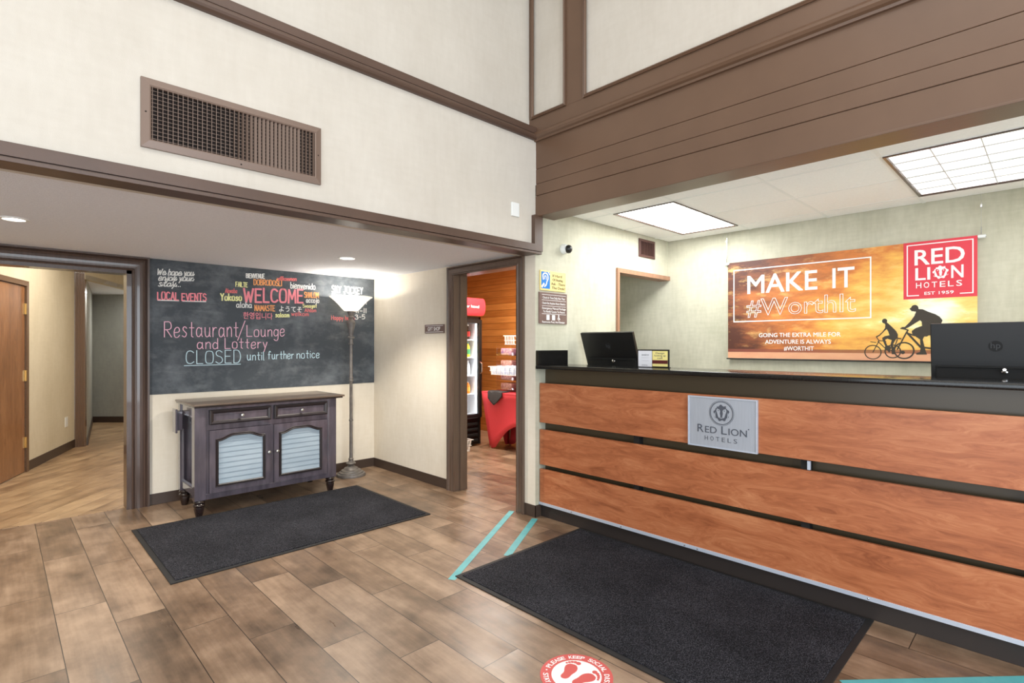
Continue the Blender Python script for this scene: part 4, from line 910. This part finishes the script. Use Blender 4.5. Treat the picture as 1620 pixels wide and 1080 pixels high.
PL = dict(
 boy=[(1.207, 1.459), (1.223, 1.463), (1.247, 1.436), (1.273, 1.404), (1.285, 1.377), (1.284, 1.354), (1.269, 1.335), (1.247, 1.341), (1.234, 1.367), (1.225, 1.399), (1.216, 1.418), (1.207, 1.411), (1.189, 1.389), (1.171, 1.368), (1.151, 1.356), (1.145, 1.363), (1.167, 1.376), (1.189, 1.4), (1.205, 1.427)],
 leg=[(1.282, 1.361), (1.264, 1.325), (1.253, 1.298), (1.264, 1.266), (1.269, 1.229), (1.247, 1.229), (1.245, 1.266), (1.238, 1.298), (1.247, 1.335), (1.22, 1.346), (1.207, 1.341), (1.207, 1.325), (1.22, 1.293), (1.238, 1.25), (1.229, 1.239), (1.207, 1.287), (1.189, 1.336), (1.187, 1.352), (1.203, 1.365), (1.238, 1.373)],
 man=[(1.407, 1.561), (1.433, 1.558), (1.466, 1.538), (1.506, 1.519), (1.53, 1.5), (1.546, 1.474), (1.538, 1.452), (1.53, 1.404), (1.486, 1.385), (1.458, 1.36), (1.442, 1.36), (1.433, 1.339), (1.442, 1.293), (1.45, 1.257), (1.458, 1.229), (1.396, 1.228), (1.394, 1.239), (1.417, 1.247), (1.421, 1.283), (1.417, 1.339), (1.392, 1.36), (1.371, 1.381), (1.369, 1.402), (1.392, 1.422), (1.429, 1.437), (1.427, 1.468), (1.417, 1.479), (1.392, 1.461), (1.35, 1.429), (1.325, 1.416), (1.305, 1.419), (1.308, 1.432), (1.327, 1.432), (1.359, 1.47), (1.384, 1.511), (1.394, 1.541)])
w = MB()
for i, k in enumerate(('boy', 'leg', 'man')): w.prism([(a_of(a), b_) for a, b_ in PL[k]], fbn, .0003, .0012+.0001*i)
for a, b_, r_ in ((1.202, 1.48, .0165), (1.386, 1.568, .022)): w.disc(a_of(a), b_, r_, fbn, .0003, .0012, 20, r2=r_*1.1)
w.line([(a_of(1.206), 1.47), (a_of(1.216), 1.455)], .018, fbn, .0003, .0011); w.line([(a_of(1.395), 1.56), (a_of(1.41), 1.54)], .026, fbn, .0003, .0011); w.line([(a_of(1.362), 1.566), (a_of(1.372), 1.552)], .012, fbn, .0003, .001)
for a, b_, r_, th in ((1.127, 1.243, .056, .007), (1.253, 1.25, .052, .008), (1.322, 1.257, .064, .01), (1.55, 1.257, .064, .01)): w.disc(a_of(a), b_, r_, fbn, .0003, .0011, 40, ri=r_-th)
w.disc(a_of(1.315), 1.243, .013, fbn, .0003, .0011, 14); w.disc(a_of(1.222), 1.275, .02, fbn, .0003, .0013, 14)
for L_, wd in (([(1.151, 1.358), (1.167, 1.33), (1.127, 1.243)], .006), ([(1.16, 1.325), (1.198, 1.282)], .006), ([(1.167, 1.331), (1.194, 1.329), (1.211, 1.322)], .006), ([(1.112, 1.323), (1.146, 1.317)], .005), ([(1.303, 1.422), (1.329, 1.416), (1.346, 1.408), (1.335, 1.387), (1.282, 1.266)], .009), ([(1.342, 1.387), (1.421, 1.283), (1.55, 1.263)], .013), ([(1.35, 1.382), (1.384, 1.368), (1.494, 1.374)], .01), ([(1.273, 1.242), (1.308, 1.243)], .004), ([(1.198, 1.282), (1.253, 1.25)], .006), ([(1.282, 1.34), (1.253, 1.25)], .006), ([(1.262, 1.352), (1.303, 1.345)], .009)):
    w.line([(a_of(a), b_) for a, b_ in L_], wd, fbn, .0003, .0011)
w.build('cyclist_silhouettes', M['silhouette'], bn, label='dark silhouettes of two people riding bicycles')

# --- reception ceiling lights
def troffer(y0, y1, m, label, louvre):
    x0, x1 = 3.505, 4.615
    t = thing('ceiling_light', label, 'ceiling light', ((x0+x1)/2, (y0+y1)/2, RC), 'panel lights in the reception ceiling')
    fz = Fr((0, 0, RC), (1, 0, 0), (0, -1, 0))
    MB().sweep([(0, 0), (0, .006), (-.014, .006), (-.018, -.004), (-.018, -.01), (0, -.01)], fz, [(x0, -y1), (x0, -y0), (x1, -y0), (x1, -y1)][::1], closed=True).build('frame', M['black'] if False else M['brown_dark'], t)
    MB().box(x0+.012, x1-.012, y0+.012, y1-.012, RC+.004, RC+.012).build('diffuser', m, t, label='glowing white diffuser')
    if louvre:
        w = MB()
        for k in range(1, 6): w.box(x0+.012+k*(x1-x0-.024)/6-.002, x0+.012+k*(x1-x0-.024)/6+.002, y0+.012, y1-.012, RC-.002, RC+.005)
        for k in (1, 2): w.box(x0+.012, x1-.012, y0+k*(y1-y0)/3-.002, y0+k*(y1-y0)/3+.002, RC-.002, RC+.005)
        w.build('louvre', mat('louvre_grey', S(196, 194, 190), .5), t)
troffer(1.93, 2.455, M['troffer_bright'], 'brightly glowing ceiling panel light nearer the corner of the reception', False)
troffer(.062, .672, M['troffer'], 'gridded ceiling panel light over the banner end of the reception', True)

# --- hallway outlet
po = P(.98, .004)
fo = Fr((A.x+R2.x*.0, A.y+R2.y*.0, 0), (D.x, D.y, 0), (0, 0, 1))
w = MB(); w.prism([(1.06, .30), (1.145, .30), (1.145, .42), (1.06, .42)], fo, .0, .006)
ol = tag(w.build('wall_outlet', M['white']), 'white outlet plate low on the hallway wall past the brown door', 'outlet')
w = MB()
for z in (.333, .378): w.prism([(1.085, z), (1.12, z), (1.12, z+.024), (1.085, z+.024)], fo, .006, .0075)
w.build('socket', M['shelf_white'], ol)

# --- gift shop: drinks cooler
CX0, CX1, CY0, CY1 = 3.885, 4.49, 5.2, 5.82
ck = thing('drinks_cooler', 'tall black drinks cooler with glass door and red lit header in the gift shop', 'cooler', ((CX0+CX1)/2, 5.5, 0))
w = MB(); w.box(CX0, CX0+.03, CY0, CY1, .02, 1.66, .003); w.box(CX1-.03, CX1, CY0, CY1, .02, 1.66, .003); w.box(CX0, CX1, CY1-.03, CY1, .02, 1.66); w.box(CX0, CX1, CY0, CY1, 1.62, 1.66, .003); w.box(CX0, CX1, CY0+.01, CY1, .02, .36, .003)
w.build('cabinet', M['black'], ck)
w = MB(); w.box(CX0+.03, CX1-.03, CY1-.04, CY1-.031, .36, 1.62); w.box(CX0+.03, CX0+.036, CY0+.03, CY1-.03, .36, 1.62); w.box(CX1-.036, CX1-.03, CY0+.03, CY1-.03, .36, 1.62); w.box(CX0+.03, CX1-.03, CY0+.03, CY1-.03, .36, .40); w.build('liner', M['shelf_white'], ck, label='white inner lining')
w = MB(); w.box(CX1-.052, CX1-.04, CY0+.03, CY0+.042, .42, 1.58); w.box(CX0+.04, CX0+.052, CY0+.03, CY0+.042, .42, 1.58); w.build('light_strip', M['fridge_light'], ck, label='white light strip')
for z in (.67, .905, 1.14, 1.368): MB().box(CX0+.036, CX1-.036, CY0+.06, CY1-.05, z-.012, z, .002).build('shelf', M['shelf_white'], ck)
w = MB(); w.sweep([(0, 0), (0, .03), (-.045, .03), (-.05, .02), (-.05, 0)], Fr((0, CY0, 0), (1, 0, 0), (0, 0, 1)), [(CX0+.004, .37), (CX0+.004, 1.62), (CX1-.004, 1.62), (CX1-.004, .37)], closed=True)
cd = w.build('door', M['black'], ck)
MB().box(CX0+.05, CX1-.05, CY0-.016, CY0-.01, .42, 1.572).build('pane', M['glass'], cd, label='clear glass pane')
MB().tube([(CX1-.03, CY0-.03, .93), (CX1-.03, CY0-.06, .95), (CX1-.03, CY0-.06, 1.06), (CX1-.03, CY0-.03, 1.08)], .007, 8).build('handle', M['chrome'], cd, True)
for k in range(4): MB().box(CX0+.03, CX1-.05, CY0-.012, CY0+.012, .06+k*.07, .095+k*.07, .006).build('grille_slat', M['black_matt'], ck)
w = MB()
pr = [(-.02, 1.672), (.03, 1.674)]+[(.03+.055*math.cos(math.radians(a)), 1.784+.11*math.sin(math.radians(a))) for a in range(-80, 81, 10)]+[(.03, 1.894), (-.02, 1.895)]
w.prism([(y_, z_) for y_, z_ in pr], Fr((CX0-.01, CY0, 0), (0, -1, 0), (0, 0, 1)), -(CX1-CX0)-.02, 0); w.build('header', M['fridge_red'], ck, smooth=True, label='red lit header sign')
w = MB(); fhd = Fr((0, CY0-.086, 0), (1, 0, 0), (0, 0, 1)); w.text('in your hand', fhd, 4.03, 4.39, 1.765, .035, .001, .02); w.build('lettering', M['white_print'], ck)
kinds = {0: ('dark cola bottle with red label', S(40, 20, 16), S(190, 30, 36)), 1: ('yellow and green juice bottle', S(240, 200, 60), S(60, 150, 90)), 2: ('clear water bottle with pale label', S(210, 220, 228), S(236, 240, 244)), 3: ('orange juice bottle', S(236, 140, 40), S(240, 170, 70))}
shelf_names = {0: 'on the top shelf of the cooler', 1: 'on the second shelf of the cooler', 2: 'on the third shelf of the cooler', 3: 'on the low shelf of the cooler'}
for kk, z in ((0, 1.3685), (1, 1.1405), (2, .9055), (3, .6705)):
    hh = .19 if kk != 3 else .15
    x, y = 3.965, 5.33
    nm, c_b, c_l = kinds[kk]
    t = thing('bottle', nm+' '+shelf_names[kk], 'bottle', (x, y, z), 'bottles '+shelf_names[kk])
    MB().lathe([(0, 0), (.028, 0), (.031, .006), (.031, hh*.6), (.026, hh*.74), (.012, hh*.88), (.012, hh*.93), (0, hh*.93)], (x, y, z), 16).build('bottle_body', mat('drink_%d' % kk, c_b, .15), t, True)
    MB().lathe([(.0318, hh*.2), (.0322, hh*.2), (.0322, hh*.55), (.0318, hh*.55)], (x, y, z), 16).build('bottle_label', mat('drink_label_%d' % kk, c_l, .5), t, True)
    MB().lathe([(0, hh*.92), (.0135, hh*.92), (.0135, hh), (0, hh)], (x, y, z), 12).build('cap', M['white_print'] if kk != 1 else mat('green_cap', S(60, 160, 130), .4), t, True)
    for i in range(1, 7): copy_tree(t, (x+i*.0695, y, z))
# --- table with stretch cover
tb = thing('folding_table', 'table wrapped in a red stretch cloth in the gift shop', 'table', (4.62, 4.38, 0))
TX0, TX1, TY0, TY1, TZ = 4.385, 4.86, 3.78, 5.06, .715
w = MB()
def side(p, q, inn, n=20):
    p, q = Vector((*p, 0)), Vector((*q, 0)); d_ = (q-p); Ln = d_.length; d_ /= Ln; inn = Vector((*inn, 0))
    rows = []
    for i in range(n+1):
        a = Ln*i/n; e = min(a, Ln-a)
        arch_h = 0.008 if e < .1 else .33*math.sin(min(1, (e-.1)/(Ln/2-.1))*math.pi/2)
        col_ = []
        for k in range(7):
            u = k/6; z = TZ-(TZ-arch_h)*u; dr = (TZ-z)/TZ
            shift = .075*dr*(1-2*a/Ln)                   # corners are pulled in to the feet
            pos = p+d_*(a+shift)+inn*(.075*dr+.03*math.sin(u*math.pi)*min(1, e/.3)); pos.z = z; col_.append(w.V(pos))
        rows.append(col_)
    for A_, B_ in zip(rows, rows[1:]):
        for k in range(6): w.F((A_[k], A_[k+1], B_[k+1], B_[k]))
side((TX0, TY1), (TX0, TY0), (1, 0)); side((TX1, TY0), (TX1, TY1), (-1, 0)); side((TX1, TY1), (TX0, TY1), (0, -1), 12); side((TX0, TY0), (TX1, TY0), (0, 1), 12)
w.box(TX0, TX1, TY0, TY1, TZ-.012, TZ, .003)
o = w.build('tablecloth', M['red_cloth'], tb, True, label='red stretch table cover'); md = o.modifiers.new('thick', 'SOLIDIFY'); md.thickness = .004
for x in (TX0+.085, TX1-.06):
    for y in (TY0+.09, TY1-.09): MB().tube([(x, y, 0), (x, y, TZ-.02)], .014, 10).build('leg', M['tan_metal'], tb, True)
# cloth lying over the table edge
w = MB(); rows = []
for i in range(13):
    row = []; u = i/12; yy = 4.93-.26*u
    for k in range(12):
        v = k/11; s_ = v*(.31-.2*abs(u-.42)); 
        if s_ < .14: p = Vector((TX0+.14-s_-.014, yy, TZ+.014+.004*math.sin(u*9+v*5)))
        else: p = Vector((TX0-.014-.006*math.sin(u*8), yy-.02*(s_-.14), TZ+.012-(s_-.14)))
        row.append(w.V(p))
    rows.append(row)
for A_, B_ in zip(rows, rows[1:]):
    for k in range(11): w.F((A_[k], A_[k+1], B_[k+1], B_[k]))
o = tag(w.build('napkin', M['cloth_dark'], None, True), 'charcoal cloth hanging over the edge of the red table', 'cloth'); o.modifiers.new('thick', 'SOLIDIFY').thickness = .006
# display rack
rk = thing('display_rack', 'clear plastic snack rack standing on the red table', 'rack', (4.65, 4.66, TZ))
def tier_y(z): return 0
w = MB(); w.box(4.52, 4.80, 4.925, 4.93, TZ+.001, 1.30); w.build('side_panel', M['acrylic'], rk)
w = MB(); w.box(4.52, 4.80, 4.395, 4.40, TZ+.001, 1.30); w.build('side_panel', M['acrylic'], rk)
w = MB(); w.box(4.795, 4.80, 4.40, 4.925, TZ+.001, 1.30); w.build('back_panel', M['acrylic'], rk)
w = MB(); w.box(4.52, 4.795, 4.66, 4.664, TZ+.001, 1.30); w.build('divider', M['acrylic'], rk)
zsh = (.735, .865, 1.02, 1.17)
for z in zsh:
    w = MB(); w.box(4.52, 4.795, 4.40, 4.925, z-.004, z); w.box(4.515, 4.52, 4.40, 4.925, z-.004, z+.035); w.build('shelf', M['acrylic'], rk)
random.seed(3)
for k, z in enumerate(zsh):
    for side_i, yb in enumerate((4.695, 4.425)):
        c_ = [S(150, 90, 84), S(128, 66, 74), S(160, 104, 92), S(120, 70, 130)][(k+side_i) % 4]
        mt = mat('packet_%d_%d' % (k, side_i), c_, .4, col2=S(206, 170, 160) if side_i == 0 else S(190, 150, 190), scale=22)
        w = MB(); w.box(4.56, 4.74, yb, yb+.2, z+.001, z+.085, .012)
        names = ('bottom', 'second lowest', 'second highest', 'top')
        tag(w.build('snack_packet', mt), '%s snack packet on the %s rack shelf, %s' % (('brown-red', 'purple-red')[side_i], names[k], ('cooler end', 'casing end')[side_i]), 'snack packet', 'snack packets in the rack')
def basket(cx, cy, z, lx, ly, h, label, flare=.03, content=None):
    t = thing('wire_basket', label, 'basket', (cx, cy, z), 'white wire baskets in the gift shop')
    ring = lambda f, zz: [(cx-lx/2-f, cy-ly/2-f, zz), (cx+lx/2+f, cy-ly/2-f, zz), (cx+lx/2+f, cy+ly/2+f, zz), (cx-lx/2-f, cy+ly/2+f, zz)]
    w = MB(); w.tube(ring(flare, z+h), .004, 6, True); w.tube(ring(flare*.5, z+h*.5), .0025, 6, True); w.build('rim', M['white'], t)
    w = MB(); w.tube(ring(0, z+.004), .003, 6, True)
    for k in range(9):
        u = (k+.5)/9
        for (ax, ay), (ox, oy) in (((cx-lx/2+lx*u, cy-ly/2), (0, -1)), ((cx-lx/2+lx*u, cy+ly/2), (0, 1)), ((cx-lx/2, cy-ly/2+ly*u), (-1, 0)), ((cx+lx/2, cy-ly/2+ly*u), (1, 0))):
            w.tube([(ax, ay, z+.004), (ax+ox*flare, ay+oy*flare, z+h)], .002, 5)
        w.tube([(cx-lx/2+lx*u, cy-ly/2, z+.004), (cx-lx/2+lx*u, cy+ly/2, z+.004)], .002, 5)
    w.build('wire_mesh', M['white'], t)
basket(4.66, 4.62, 1.301, .18, .42, .11, 'white wire basket on top of the clear rack', .012)
basket(4.44, 4.66, .93, .09, .46, .10, 'white wire basket with blue packets on the rack front', .026)
basket(4.075, 5.06, .001, .14, .12, .14, 'white wire basket on the floor before the cooler', .03)
random.seed(5)
for k in range(6):
    y = 4.46+k*.08; w = MB(); mt = Matrix.Translation((4.44, y, .936)) @ Matrix.Rotation(random.uniform(-.15, .15), 4, 'X')
    w.box(-.03, .03, -.034, .034, .0, .10+random.uniform(-.01, .012), .008, mt)
    tag(w.build('candy_packet', mat('blue_packet_%d' % k, S(150+k*8, 176+k*4, 214), .4, col2=S(214, 222, 234), scale=25)), 'pale blue candy packet in the basket on the rack front', 'candy packet', 'blue packets in the basket')
